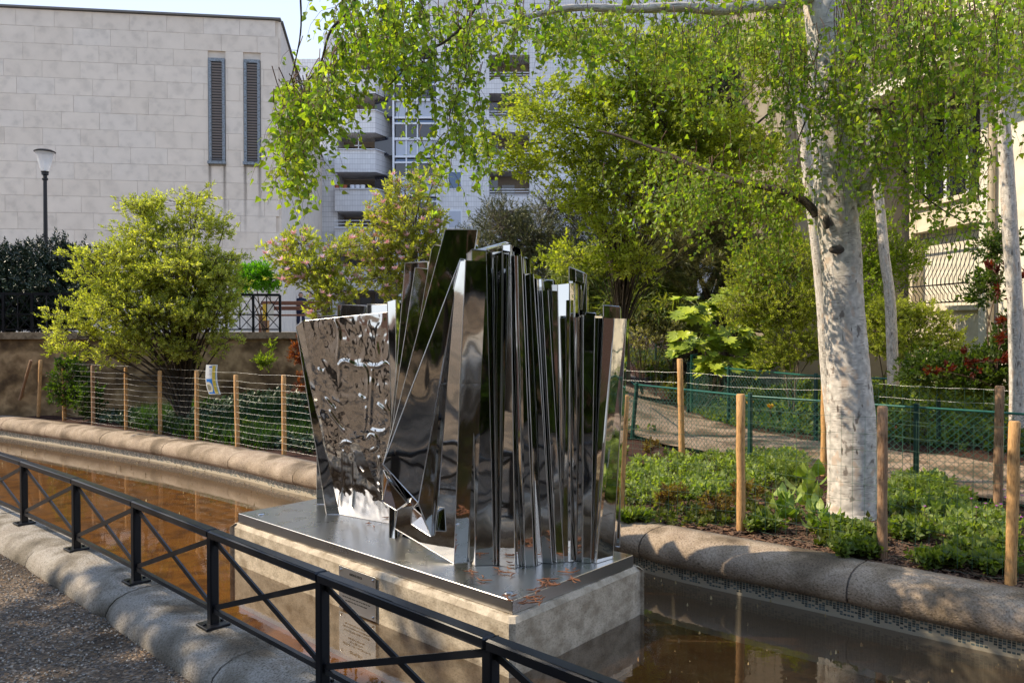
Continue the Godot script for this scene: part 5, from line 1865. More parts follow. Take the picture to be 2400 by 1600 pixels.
	# neighbours
	var defs := [
		["tall slim birch leaning just left of the thick birch trunk, sunlit white", 7.6, [1962, 1040, 40, 1945, 900, 36, 1935, 790, 32, 1928, 691, 30, 1913, 560, 27, 1897, 430, 27, 1885, 310, 26, 1866, 240, 21, 1833, 165, 17, 1815, 60, 14, 1800, -150, 10]],
		["thin white birch with pale stem between the thick birch and the cream house", 9.6, [2095, 900, 27, 2090, 760, 25, 2085, 680, 24, 2074, 600, 23, 2062, 471, 22, 2044, 350, 20, 2030, 250, 18, 2030, 172, 17, 2048, 30, 15, 2060, -150, 10]],
		["slender dark-patched birch at the right edge before the cream house wall", 7.6, [2390, 1000, 44, 2387, 880, 36, 2380, 700, 33, 2372, 590, 33, 2361, 400, 32, 2352, 280, 29, 2350, 180, 26, 2385, 40, 22, 2400, -150, 16]]]
	for d in defs:
		var b: Vector3 = at(d[2][0], d[2][1], d[1])
		b.y = 0.2
		var t := thing("birch_tree", d[0], "tree", b)
		st = S()
		var sp: Array = d[2].duplicate()
		trunk_tube(st, sp, d[1], 12, 0.03)
		mi("trunk", done(st), bark, t)
		tw = S()
		xfs = []
		cols = []
		var x: float = d[2][-3]
		var z: float = d[1]
		weep([[x - 170, x + 170, -200, 0, 60, 330, z - 0.8, z + 1.0, 42, 0.04]], tw, xfs, cols, lo, hi)
		for k in 3:
			var ls := S()
			var e := x + R(-150, 150)
			limb(ls, [x, -40 - k * 40, z, (x + e) / 2, -110 - k * 40, z, e, -100 - k * 40, z + R(-0.5, 0.5)], 0.025, 0.008)
			mi("limb", done(ls), M.twig, t)
		mi("twigs", done(tw), M.twig, t, "stuff")
		mm("crown", lm, M.birch_leaf, xfs, cols, t)

func build_plants() -> void:
	var K := 1.0 / 0.98
	var sp_small := sprig(7, 0.07, 0.02, 0.036, 1.0)
	var sp_birchy := sprig(6, 0.09, 0.032, 0.045, 1.2)
	var sp_dark := sprig(8, 0.09, 0.03, 0.07, 1.0)
	# big spring-green shrub in front of the terrace wall
	var o := thing("green_shrub", "big airy spring-green shrub before the brown terrace wall, left of the sculpture", "shrub", W(-4.95, 0.25, 11.8))
	plant(o, pads([pblob(345, 520, 11.5, 85, 55), pblob(470, 505, 11.6, 62, 45), pblob(250, 610, 11.4, 100, 75), pblob(420, 610, 11.4, 110, 80), pblob(215, 715, 11.3, 85, 55), pblob(330, 720, 11.2, 120, 70), pblob(470, 700, 11.4, 80, 70), pblob(150, 785, 11.2, 48, 30), pblob(300, 800, 11.3, 95, 38), pblob(335, 472, 11.6, 26, 26), pblob(445, 460, 11.6, 45, 20), pblob(515, 640, 11.5, 36, 60), pblob(420, 800, 11.5, 80, 30), pblob(360, 640, 11.2, 130, 90), pblob(500, 740, 11.5, 50, 60), pblob(470, 620, 11.4, 60, 50)], 84, 0.38, 0.16), 1500, 5, sp_small, M.leaf, Color(0.42, 0.47, 0.10), Color(0.74, 0.76, 0.24), M.bark, 0.020, {"fuzz": 0.05, "even": true, "shell": 0.5})
	plant(o, [pblob(345, 540, 11.5, 95, 60), pblob(460, 520, 11.6, 70, 50), pblob(250, 625, 11.4, 100, 75), pblob(430, 630, 11.4, 115, 85), pblob(230, 720, 11.3, 90, 55), pblob(340, 730, 11.2, 120, 70), pblob(480, 700, 11.4, 75, 75), pblob(330, 800, 11.3, 110, 35)], 520, 4, sp_small, M.leaf, Color(0.36, 0.42, 0.09), Color(0.66, 0.70, 0.2), M.bark, 0.012, {"fuzz": 0.1, "shell": 0.8})
	# magnolias
	var flower := magnolia_flower()
	o = thing("magnolia", "tall pink-flowered magnolia before the tiled flats, behind the sculpture", "shrub", W(-2.2, 1.6, 16.2))
	var tips := plant(o, [pblob(930, 440, 15.6, 50, 40), pblob(975, 420, 15.6, 36, 26), pblob(880, 480, 15.6, 50, 40), pblob(950, 510, 15.5, 80, 50), pblob(860, 560, 15.4, 70, 55), pblob(960, 590, 15.5, 85, 50), pblob(1010, 560, 15.7, 40, 60), pblob(870, 640, 15.3, 75, 50), pblob(960, 670, 15.5, 70, 40), pblob(1000, 400, 15.7, 16, 12)], 620, 3, sp_dark_green(), M.leaf, Color(0.34, 0.38, 0.09), Color(0.62, 0.64, 0.17), M.twig_grey, 0.035, {"fuzz": 0.1})
	blossom(o, tips, 130, flower)
	o = thing("magnolia", "low spreading pink-flowered magnolia behind the end of the terrace fence", "shrub", W(-3.6, 1.6, 15.4))
	tips = plant(o, [pblob(640, 585, 14.9, 45, 28), pblob(690, 560, 14.9, 50, 30), pblob(720, 620, 14.8, 75, 40), pblob(775, 570, 14.9, 40, 32), pblob(760, 670, 14.7, 55, 40), pblob(655, 635, 14.8, 42, 20), pblob(740, 715, 14.6, 30, 26)], 380, 3, sp_dark_green(), M.leaf, Color(0.34, 0.38, 0.09), Color(0.62, 0.64, 0.17), M.twig_grey, 0.03, {"fuzz": 0.1})
	blossom(o, tips, 64, flower)
	o = thing("bright_shrub", "small vivid green leafy shrub beside the low magnolia above the terrace fence", "shrub", W(-4.9, 1.6, 15.6))
	plant(o, [pblob(585, 635, 15.2, 40, 28), pblob(560, 655, 15.1, 25, 20), pblob(615, 650, 15.2, 26, 20)], 220, 4, sp_birchy, M.leaf, Color(0.136, 0.374, 0.017), Color(0.221, 0.51, 0.034), M.twig_grey, 0.02)
	# clipped dark hedge on the terrace
	o = thing("dark_hedge", "dense dark evergreen hedge behind the terrace fence at the left edge", "hedge", W(-9.6, 1.6, 15.0))
	var hb := []
	for k in 9:
		hb.append([W(-12.6 + k * 0.53, 2.75 + 0.06 * sin(k * 2.0), 15.1), Vector3(0.55, 0.62, 0.75)])
		hb.append([W(-12.6 + k * 0.53, 2.3, 14.6), Vector3(0.55, 0.5, 0.7)])
		hb.append([W(-12.6 + k * 0.53, 1.95, 14.6), Vector3(0.5, 0.28, 0.6)])
	plant(o, hb, 4600, 4, sp_dark, M.leaf_dark, Color(0.012, 0.026, 0.014), Color(0.035, 0.06, 0.03), M.bark, 0.03, {"shell": 0.35, "fuzz": 0.06, "even": true})
	# yellow-green fine-leaved tree in the middle distance
	o = thing("fine_leaved_tree", "bright yellow-green fine-leaved tree arching over the middle behind the sculpture", "tree", at(1425 * K, 790 * K, 10.8))
	var st := S()
	trunk_tube(st, [1462, 900, 34, 1458, 740, 30, 1452, 660, 28, 1432, 600, 26, 1420, 540, 22], 10.8, 9, 0.05)
	mi("trunk", done(st), M.bark, o)
	for q in [[[1455, 660, 10.8, 1440, 580, 10.7, 1460, 480, 10.5, 1520, 380, 10.2, 1600, 250, 9.9], 0.05], [[1432, 600, 10.8, 1408, 540, 10.7, 1360, 430, 10.4, 1300, 340, 10.1, 1190, 345, 9.9], 0.04], [[1500, 420, 10.4, 1420, 330, 10.2, 1300, 280, 10.0, 1230, 250, 9.9], 0.025], [[1520, 380, 10.2, 1640, 360, 10.2, 1760, 300, 10.2, 1850, 220, 10.0], 0.035], [[1560, 310, 10.1, 1500, 180, 9.9, 1380, 110, 9.7], 0.03]]:
		st = S()
		limb(st, q[0], q[1], 0.008)
		mi("limb", done(st), M.bark, o)
	plant(o, pads([pblob(1200, 350, 9.8, 90, 34), pblob(1270, 300, 9.8, 90, 45), pblob(1250, 225, 9.9, 60, 30), pblob(1390, 330, 10.0, 110, 70), pblob(1340, 430, 9.9, 90, 36), pblob(1420, 210, 10.0, 100, 70), pblob(1560, 270, 10.1, 130, 110), pblob(1500, 400, 10.0, 110, 55), pblob(1390, 470, 10.0, 60, 35), pblob(1440, 530, 10.1, 75, 36), pblob(1560, 480, 10.0, 70, 50), pblob(1620, 400, 10.1, 80, 60), pblob(1720, 300, 10.2, 110, 110), pblob(1760, 440, 10.2, 90, 70), pblob(1560, 120, 10.2, 140, 70), pblob(1740, 140, 10.2, 120, 80), pblob(1380, 100, 10.0, 100, 50), pblob(1310, 590, 10.2, 26, 26), pblob(1480, 590, 10.1, 50, 26)], 96, 0.5, 0.15), 2100, 5, sp_birchy, M.leaf, Color(0.32, 0.39, 0.05), Color(0.64, 0.68, 0.14), M.bark, 0.009, {"fuzz": 0.1, "droop": 0.5, "shell": 0.6, "even": true})
	# dark evergreens behind
	var needles := needle_tuft()
	o = thing("yew_tree", "olive dark evergreen tree with bare twigs behind the top of the sculpture", "tree", W(0.2, 0.5, 19.0))
	plant(o, [pblob(1150, 520, 18.5, 70, 60), pblob(1130, 600, 18.2, 70, 60), pblob(1220, 560, 18.5, 80, 80), pblob(1260, 480, 18.8, 60, 40), pblob(1290, 600, 18.3, 90, 70), pblob(1200, 660, 18.0, 110, 50), pblob(1330, 520, 18.8, 60, 60), pblob(1090, 560, 18.6, 40, 50), pblob(1340, 680, 18.2, 90, 50)], 1500, 5, sp_small_dark(), M.leaf_dark, Color(0.05, 0.07, 0.018), Color(0.17, 0.17, 0.05), M.twig_grey, 0.05, {"fuzz": 0.16, "shell": 0.5})
	o = thing("dark_conifer", "tall dark conifer filling the gap behind the fine-leaved tree", "tree", W(4.0, 0.5, 18.0))
	plant(o, [pblob(1520, 330, 17.5, 130, 110), pblob(1700, 300, 17.5, 150, 140), pblob(1560, 480, 17.2, 140, 90), pblob(1720, 500, 17.2, 150, 110), pblob(1600, 160, 17.8, 150, 110), pblob(1780, 130, 17.8, 140, 120), pblob(1500, 590, 17.0, 120, 70), pblob(1850, 420, 17.5, 120, 160), pblob(1420, 560, 17.4, 80, 80), pblob(1440, 440, 17.6, 60, 80), pblob(1980, 300, 17.6, 120, 200), pblob(1960, 560, 17.0, 130, 130)], 3000, 4, needles, M.leaf_dark, Color(0.012, 0.022, 0.008), Color(0.04, 0.055, 0.018), M.bark, 0.12, {"fuzz": 0.3, "shell": 0.45})
	o = thing("pine_tree", "brownish green pine with long needle tufts behind the bamboo", "tree", W(4.2, 0.4, 15.0))
	plant(o, [pblob(1570, 560, 14.6, 80, 55), pblob(1640, 520, 14.6, 70, 50), pblob(1600, 620, 14.4, 60, 40), pblob(1530, 610, 14.5, 50, 40), pblob(1690, 590, 14.6, 60, 60), pblob(1620, 440, 14.8, 90, 50)], 520, 5, needles, M.leaf_dark, Color(0.07, 0.10, 0.02), Color(0.22, 0.19, 0.055), M.bark, 0.06, {"fuzz": 0.12, "shell": 0.5})
	# bamboo
	var bam := sprig(6, 0.12, 0.028, 0.2, 1.5)
	o = thing("bamboo_clump", "bamboo clump with long drooping narrow leaves between the sculpture and the path fence", "bamboo", W(2.6, 0.4, 15.6))
	plant(o, [pblob(1340, 620, 15.2, 70, 45), pblob(1430, 600, 15.2, 70, 50), pblob(1500, 650, 15.0, 70, 50), pblob(1440, 690, 14.9, 80, 45), pblob(1520, 720, 14.8, 80, 45), pblob(1300, 680, 15.3, 60, 50)], 800, 3, bam, M.leaf, Color(0.13, 0.20, 0.04), Color(0.5, 0.54, 0.22), M.twig_grey, 0.012, {"fuzz": 0.15, "droop": 0.7, "rise": -0.1})
	# pale clump by the distant fence
	o = thing("pale_shrub", "silvery pale small-leaved shrub behind the distant green fence", "shrub", W(2.75, 0.4, 15.0))
	plant(o, [pblob(1490, 730, 14.5, 50, 36), pblob(1470, 775, 14.4, 40, 26), pblob(1535, 765, 14.3, 40, 30)], 240, 4, sp_small, M.leaf, Color(0.374, 0.374, 0.221), Color(0.68, 0.646, 0.442), M.twig_grey, 0.01)
	o = thing("dark_thicket", "dark evergreen thicket closing the view between the sculpture and the big-leaved shrub", "shrub", W(3.6, 0.5, 17.2))
	plant(o, [pblob(1455, 735, 16.8, 60, 60), pblob(1540, 740, 16.8, 70, 60), pblob(1640, 730, 16.6, 80, 70), pblob(1750, 740, 16.4, 80, 70), pblob(1600, 800, 16.2, 90, 30), pblob(1740, 820, 15.8, 90, 40), pblob(1860, 780, 15.6, 80, 60), pblob(1980, 720, 15.5, 80, 80)], 1300, 4, sp_small_dark(), M.leaf_dark, Color(0.02, 0.035, 0.01), Color(0.07, 0.1, 0.025), M.bark, 0.02, {"fuzz": 0.12, "shell": 0.45})
	fatsia()
	# yellow-green shrubs around the birch
	o = thing("yellow_green_shrub", "loose yellow-green shrub left of the birch trunk beyond the far path fence", "shrub", W(4.3, 0.3, 12.0))
	plant(o, [pblob(1740, 620, 11.8, 75, 60), pblob(1830, 600, 11.8, 60, 60), pblob(1700, 700, 11.6, 55, 50), pblob(1790, 710, 11.6, 90, 55), pblob(1850, 700, 11.7, 50, 60), pblob(1820, 790, 11.4, 75, 40), pblob(1770, 830, 11.4, 50, 22), pblob(1880, 800, 11.5, 40, 30)], 760, 5, sp_small, M.leaf, Color(0.25, 0.32, 0.05), Color(0.52, 0.57, 0.12), M.twig_grey, 0.014, {"fuzz": 0.1, "shell": 0.7})
	o = thing("yellow_green_shrub", "yellow-green shrub under the barred window between the birch and the house", "shrub", W(5.6, 0.35, 11.6))
	plant(o, [pblob(2050, 720, 11.3, 60, 40), pblob(2130, 735, 11.3, 60, 34), pblob(2060, 790, 11.1, 70, 40), pblob(2160, 790, 11.1, 60, 36), pblob(2010, 760, 11.4, 40, 50)], 420, 5, sp_small, M.leaf, Color(0.25, 0.32, 0.05), Color(0.52, 0.57, 0.12), M.twig_grey, 0.012, {"fuzz": 0.08, "shell": 0.7})
	o = thing("leafy_shrub", "fresh green shrub growing up behind the birch trunk under the dark balcony", "shrub", W(5.2, 0.35, 12.8))
	plant(o, [pblob(2000, 560, 12.4, 50, 80), pblob(1990, 650, 12.4, 60, 60), pblob(2070, 600, 12.6, 40, 60)], 260, 5, sp_birchy, M.leaf, Color(0.17, 0.272, 0.034), Color(0.34, 0.442, 0.051), M.twig_grey, 0.012, {"fuzz": 0.12})
	# red-leaved photinia at the right edge
	o = thing("red_leaved_shrub", "sparse shrub with young dark red leaf tufts before the cream house wall", "shrub", at(2290 * K, 900 * K, 8.4))
	var red := sprig(6, 0.05, 0.024, 0.062, 0.9)
	plant(o, [pblob(2300, 640, 8.2, 46, 40), pblob(2330, 740, 8.2, 40, 50), pblob(2220, 830, 8.3, 40, 30), pblob(2270, 830, 8.1, 40, 25), pblob(2160, 850, 8.4, 30, 25), pblob(2340, 660, 8.0, 30, 40)], 26, 3, red, M.leaf, Color(0.10, 0.014, 0.01), Color(0.22, 0.03, 0.016), M.twig, 0.008, {"fuzz": 0.02})
	var tuft2 := thing("green_leaved_shrub", "dark green glossy shrub at the foot of the cream house wall, right edge", "shrub", at(2300 * K, 930 * K, 8.6))
	plant(tuft2, [pblob(2300, 850, 8.5, 70, 50), pblob(2220, 870, 8.6, 70, 40), pblob(2130, 850, 9.0, 60, 40), pblob(2340, 780, 8.5, 40, 60), pblob(2260, 660, 8.6, 36, 40), pblob(2290, 560, 8.6, 40, 40)], 420, 4, sp_birchy, M.leaf, Color(0.051, 0.102, 0.0204), Color(0.153, 0.221, 0.0425), M.twig, 0.008, {"fuzz": 0.08})
	# thicket by the leaning stake and low plants on the mound
	o = thing("green_thicket", "dark green bushy plant against the retaining wall behind the left stakes", "shrub", W(-6.9, 0.2, 13.0))
	plant(o, [pblob(160, 880, 12.9, 40, 60), pblob(200, 920, 12.7, 36, 40)], 160, 4, sp_birchy, M.leaf, Color(0.0425, 0.085, 0.0204), Color(0.102, 0.17, 0.034), M.twig, 0.01)
	o = thing("young_shrub", "small yellow-green seedling bush on the dark soil before the terrace wall", "shrub", W(-3.7, 0.4, 12.6))
	plant(o, [pblob(610, 835, 12.5, 20, 14), pblob(622, 795, 12.6, 8, 10), pblob(580, 980, 10.8, 14, 12)], 50, 3, sp_small, M.leaf, Color(0.204, 0.306, 0.034), Color(0.34, 0.442, 0.051), M.twig, 0.006)
	o = thing("red_dwarf_shrub", "reddish low shrub on the mound beside the terrace wall end", "shrub", W(-3.2, 0.8, 12.8))
	plant(o, [pblob(685, 810, 12.6, 20, 26), pblob(690, 880, 12.3, 16, 14)], 60, 3, sp_small, M.leaf, Color(0.204, 0.034, 0.0255), Color(0.34, 0.102, 0.034), M.twig, 0.006)
	beds()

func sp_dark_green() -> ArrayMesh: return sprig(6, 0.08, 0.035, 0.075, 0.9)
func sp_small_dark() -> ArrayMesh: return sprig(10, 0.16, 0.016, 0.05, 0.9)

func needle_tuft() -> ArrayMesh:
	var st := S()
	st.set_color(Color.WHITE)
	for i in 22:
		var b := any_basis(R(0.25, 1.25))
		var o := Vector3(0, R(0, 0.12), 0)
		var l := R(0.10, 0.2)
		tri(st, o + b * Vector3(-0.004, 0, 0), o + b * Vector3(0, l, 0), o + b * Vector3(0.004, 0, 0))
	return done(st)

# breaks full crowns into flat layered pads with gaps between them
func pads(blobs: Array, n: int, rx: float, ry: float) -> Array:
	var out := []
	var total := 0.0
	for b in blobs: total += b[1].x * b[1].y
	for b in blobs:
		for k in maxi(2, int(round(n * b[1].x * b[1].y / total))):
			var d := Vector3(R(-1, 1), R(-1, 1), R(-1, 1))
			while d.length() > 1.0: d = Vector3(R(-1, 1), R(-1, 1), R(-1, 1))
			var s := R(0.6, 1.2)
			out.append([b[0] + d * b[1] * 0.85, Vector3(rx * s, ry * s * R(0.8, 1.3), rx * s)])
	return out

func magnolia_flower() -> ArrayMesh:
	var st := S()
	for i in 9:
		var b := Basis(Vector3.UP, i * TAU / 9.0 + R(-0.2, 0.2)) * Basis(Vector3.RIGHT, R(0.25, 1.0))
		leaf(st, Transform3D(b, Vector3.ZERO), 0.035, R(0.08, 0.11), 0.3, -0.25, Color(1, 1, 1).lerp(Color(0.85, 0.55, 0.65), R(0, 0.55)), false)
	return done(st)

func blossom(o: Node3D, tips: Array, n: int, mesh: Mesh) -> void:
	for i in n:
		var q := mi("flower", mesh, M.petal, o)
		var p: Vector3 = tips[(i * 37) % tips.size()]
		q.transform = Transform3D(any_basis(R(0, 0.7)).scaled(Vector3.ONE * R(0.8, 1.3)), p + Vector3(0, 0.03, 0.12) - o.position)
	M.petal.albedo_color = Color(0.9, 0.76, 0.78).linear_to_srgb()

func fatsia() -> void:
	var o := thing("large_leaved_shrub", "shrub with big glossy hand-shaped leaves beyond the open green gate panel", "shrub", W(3.5, 0.35, 13.6))
	var mesh := palm_leaf()
	var tones := []
	for k in 5:
		var m := leafmat(Color(0.6, 0.75, 0.2), 0.35)
		m.albedo_color = Color(0.2 + 0.07 * k, 0.28 + 0.07 * k, 0.05).linear_to_srgb()
		tones.append(m)
	var st := S()
	for b in [pblob(1610, 710, 13.2, 55, 30), pblob(1680, 690, 13.3, 50, 30), pblob(1600, 790, 13.0, 50, 34), pblob(1690, 780, 13.0, 60, 36), pblob(1740, 740, 13.2, 50, 40), pblob(1660, 835, 12.9, 60, 18), pblob(1770, 820, 12.9, 40, 24)]:
		var stem := smooth_path([o.position + Vector3(R(-0.2, 0.2), 0, 0), o.position.lerp(b[0], 0.5) + Vector3(0, 0.1, -0.1), b[0]], 5)
		var s2 := S()
		tube(s2, stem, stem.map(func(_q): return 0.014), 6)
		mi("stem", done(s2), M.bark, o)
		for i in 34:
			var d := Vector3(R(-1, 1), R(-0.8, 1), R(-1, 1))
			var p: Vector3 = b[0] + d * b[1]
			thin(st, [b[0], b[0].lerp(p, 0.6) + Vector3(0, 0.05, 0), p], 0.005, 0.003)
			var out := Vector3(d.x * 0.8 + R(-0.4, 0.4), R(-1.3, -0.35), absf(d.z) * 0.6 + R(0.0, 0.7)).normalized()
			var bb := looking(out)
			var q := mi("leaf", mesh, tones[rng.randi() % 5], o)
			q.transform = Transform3D(Basis(bb.x, bb.z, -bb.y).scaled(Vector3.ONE * R(1.0, 1.55)), p - o.position)
	mi("leaf_stalks", done(st), M.leaf, o, "stuff")

func palm_leaf() -> ArrayMesh:
	var st := S()
	for i in 7:
		var a := (i - 3) * 0.52
		var l := 0.17 - 0.018 * absf(i - 3)
		leaf(st, Transform3D(Basis(Vector3.BACK, -a), Vector3.ZERO), 0.085, l * 0.95, 0.1, 0.3, Color(1, 1, 1), true)
	return done(st)

func scatter(called: String, label: String, cat: String, mesh: Mesh, m: Material, n: int, where: Callable, tilt: float, lo: Color, hi: Color, s0: float, s1: float) -> void:
	var xfs := []
	var cols := []
	for i in n:
		var p = where.call()
		if p == null: continue
		xfs.append(Transform3D(any_basis(R(0.05, tilt)).scaled(Vector3.ONE * R(s0, s1)), p))
		var c := tone(lo, hi)
		var v := R(0.75, 1.2)
		cols.append(Color(c.r * v, c.g * v, c.b * v))
	var o := mm(called, mesh, m, xfs, cols)
	tag(o, label, cat)

func dab(list: Array, hmax: float) -> Callable:   # list of [px, py, rx, ry] spots on the ground, 2352 frame
	var K := 1.0 / 0.98
	return func():
		var d = list[rng.randi() % list.size()]
		var a := R(0, TAU)
		var r := sqrt(rng.randf())
		var p := on((d[0] + cos(a) * r * d[2]) * K, (d[1] + sin(a) * r * d[3]) * K, 0.19)
		p.y = land(p) + R(0.0, hmax) * (1.0 - r * 0.7)
		return p

func beds() -> void:
	var K := 1.0 / 0.98
	var nettle := sprig(8, 0.07, 0.034, 0.044, 1.45)
	var ivy := sprig(5, 0.05, 0.05, 0.055, 1.3)
	var gl := Color(0.15, 0.23, 0.05)
	var gh := Color(0.46, 0.55, 0.2)
	# low leafy cover between the front netting and the path fence
	scatter("ground_cover", "low pale-edged green leaves carpeting the right bed below the path fence", "ground cover", nettle, M.leaf, 2000, dab([[1480, 1110, 60, 50], [1560, 1100, 80, 55], [1660, 1090, 80, 45], [1740, 1085, 70, 40], [1800, 1075, 60, 35], [1620, 1130, 60, 22], [2080, 1150, 70, 40], [2180, 1180, 80, 45], [2260, 1220, 80, 40], [2120, 1120, 70, 20]], 0.13), 0.8, gl, gh, 0.7, 1.35)
	scatter("ground_cover", "dark ivy leaves and seedlings mixed through the right bed", "ground cover", ivy, M.leaf, 900, dab([[1500, 1120, 90, 50], [1650, 1120, 110, 50], [1780, 1150, 90, 60], [2100, 1180, 110, 60], [2250, 1250, 90, 50], [1950, 1240, 80, 30], [1600, 1190, 120, 20]], 0.08), 0.9, Color(0.05, 0.08, 0.02), Color(0.22, 0.26, 0.07), 0.5, 1.0)
	var spots := [["lime green dead-nettle clump at the foot of the second front stake", 1750, 1205, 34, 14], ["light green leafy clump before the birch trunk, right of the big rosette", 1950, 1215, 50, 26], ["light green clump beside the greyish brown stake", 1960, 1258, 44, 18], ["small bright clump at the coping edge left of the greyish brown stake", 1990, 1266, 24, 10], ["seedling clump right of the greyish brown stake", 2150, 1290, 40, 10], ["small pale green tuft near the stone coping beside the sculpture", 1460, 1192, 34, 8], ["bright green clump with cut leaves near the right end of the coping", 2240, 1265, 50, 22], ["light green leafy clump at the lower right corner by the last stake", 2290, 1300, 40, 14], ["low clump under the birch on its right side", 2090, 1215, 50, 20]]
	for s in spots:
		var b := on(s[1] * K, (s[2] + s[4]) * K, 0.19)
		var o := thing("leafy_clump", s[0], "plant", b, "leafy clumps in the right bed")
		var xf := []
		var co := []
		var w: float = s[3] / F * -b.z
		for i in int(20 + s[3] * 1.1):
			var d := Vector3(R(-1, 1), 0, R(-0.8, 0.8))
			var h: float = (1.0 - d.length() * 0.6) * s[4] / F * -b.z * 1.5
			xf.append(Transform3D(any_basis(R(0.05, 0.7)).scaled(Vector3.ONE * R(0.8, 1.3)), b + d * w + Vector3(0, maxf(h, 0.0) * R(0.2, 1.0), 0)))
			var c := tone(Color(0.13, 0.20, 0.035), Color(0.27, 0.34, 0.09))
			co.append(c)
		mm("foliage", nettle, M.leaf, xf, co, o)
		var sst := S()
		for x in xf: thin(sst, [b + (x.origin - b) * Vector3(0.5, 0, 0.5), x.origin], 0.003, 0.002)
		mi("stems", done(sst), M.twig, o, "stuff")
	# big rosette plant left of the birch, with large pleated leaves
	for q in [["large rosette of broad pleated leaves standing left of the birch trunk", 1865, 1150, 1.0], ["smaller broad-leaved rosette in front of the pleated rosette", 1800, 1180, 0.7], ["broad-leaved rosette under the front netting left of the birch foot", 1880, 1205, 0.65]]:
		var b := on(q[1] * K, (q[2] + 20) * K, 0.19)
		var o := thing("broad_leaved_plant", q[0], "plant", b)
		var bl := leaf_mesh(0.14, 0.18, 0.12, 0.6, 0.07, true)
		for i in 34:
			var m := leafmat(Color(0.7, 0.8, 0.25), 0.5)
			m.albedo_color = Color(0.16, 0.26, 0.04).lerp(Color(0.4, 0.48, 0.13), rng.randf()).linear_to_srgb()
			var x := mi("leaf", bl, m, o)
			x.transform = Transform3D(Basis(Vector3.UP, i * 2.4) * Basis(Vector3.RIGHT, R(0.75, 1.45)).scaled(Vector3.ONE * q[3] * R(0.5, 0.85)), Vector3(R(-0.07, 0.07), R(0.02, 0.27) * q[3], R(-0.07, 0.07)))
	# reddish tufts
	for q in [["rusty red leafy tuft on the mulch near the second front stake", 1715, 1150], ["small reddish brown tuft by the sculpture's right edge", 1540, 1150], ["reddish fern-like tuft between the first two front stakes", 1640, 1180], ["dry red-brown sprig at the path fence post", 1500, 1040]]:
		var b := on(q[1] * K, (q[2] + 12) * K, 0.19)
		var o := thing("reddish_tuft", q[0], "plant", b, "reddish tufts in the right bed")
		plant(o, [[b + Vector3(0, 0.1, 0), Vector3(0.12, 0.08, 0.1)]], 26, 3, sprig(7, 0.05, 0.014, 0.03, 1.0), M.leaf, Color(0.16, 0.08, 0.03), Color(0.34, 0.26, 0.08), M.twig, 0.004, {"fuzz": 0.02})
	# ferns against the birch and fence
	for q in [["pale green fern fronds arching left of the birch trunk", 1830, 1090], ["fern fronds right of the birch trunk before the path", 2130, 1130], ["fern fronds by the second post of the path fence", 1790, 1080]]:
		var b := on(q[1] * K, (q[2] + 20) * K, 0.19)
		var o := thing("fern", q[0], "fern", b)
		for i in 11:
			var st := S()
			var a := i * 2.4
			var L := R(0.3, 0.5)
			var dir := Vector3(cos(a), 0, sin(a))
			st.set_color(Color(0.2, 0.28, 0.04))
			thin(st, [b, b + dir * L * 0.35 + Vector3(0, L * 0.41, 0), b + dir * L * 0.7 + Vector3(0, L * 0.55, 0)], 0.003, 0.002)
			for k in 13:
				var t := (k + 1) / 13.0
				var p := b + dir * L * 0.7 * t + Vector3(0, L * (1.1 * t - 0.55 * t * t), 0)
				for s in [-1, 1]:
					var y: Vector3 = (dir.cross(Vector3.UP) * s + dir * 0.4).normalized()
					leaf(st, Transform3D(Basis(dir, y, Vector3.UP), p), 0.018, 0.085 * (1 - t * 0.8), 0.1, 0.1, Color(0.2, 0.28, 0.04))
			mi("frond", done(st), M.leaf, o)
	# geranium flowers
	for i in 12:
		var p := on((2110 + R(0, 240)) * K, (1180 + R(0, 75)) * K, 0.19)
		var o := thing("violet_flower", "tiny violet flower over the ground cover at the right end of the bed", "flower", p, "violet flowers at the right end of the bed")
		var st := S()
		thin(st, [p, p + Vector3(0, 0.2, 0)], 0.002, 0.0015)
		mi("stem", done(st), M.twig, o)
		st = S()
		for k in 5: leaf(st, Transform3D(Basis(Vector3.UP, k * TAU / 5) * Basis(Vector3.RIGHT, 1.1), p + Vector3(0, 0.2, 0)), 0.015, 0.017, 0.1, 0, Color(0.42, 0.1, 0.42))
		mi("petals", done(st), M.petal2, o)
	for q in [[1770, 938, "yellow flower behind the path fence, larger"], [1722, 932, "yellow flower half hidden by a green fence post"]]:
		var p := at(q[0] * K, q[1] * K, 11.2)
		var b := Vector3(p.x, 0.2, p.z)
		var o := thing("yellow_flower", q[2], "flower", b)
		var st := S()
		thin(st, [b, p], 0.004, 0.003)
		mi("stem", done(st), M.twig, o)
		st = S()
		for k in 8: leaf(st, Transform3D(Basis(Vector3.UP, k * TAU / 8) * Basis(Vector3.RIGHT, 0.5), p), 0.06, 0.09, 0.2, -0.2, Color(0.75, 0.5, 0.02))
		mi("petals", done(st), M.petal2, o)
	# ivy bank beyond the far fence
	scatter("ivy", "dark ivy covering the bank behind the far path fence", "ivy", ivy, M.leaf, 7000, func():
		var p := W(R(3.2, 7.4), 0, R(6.2, 14.0))
		var edge := 3.0 + maxf(0, (12.6 - -p.z)) * 0.62
		if p.x < edge + 0.25: return null
		p.y = land(p) + R(0.0, 0.32) * smoothstep(edge, edge + 1.2, p.x)
		return p, 0.9, Color(0.08, 0.15, 0.03), Color(0.3, 0.4, 0.09), 0.9, 1.5)
	scatter("ground_cover", "grass and weeds under the distant wire fence at the path bend", "ground cover", ivy, M.leaf, 2600, func():
		var p := W(R(2.4, 5.6), 0, R(14.5, 23.0))
		if p.x < 3.15: return null
		p.y = land(p) + R(0, 0.2)
		return p, 0.9, Color(0.07, 0.1, 0.02), Color(0.2, 0.2, 0.06), 1.0, 1.8)
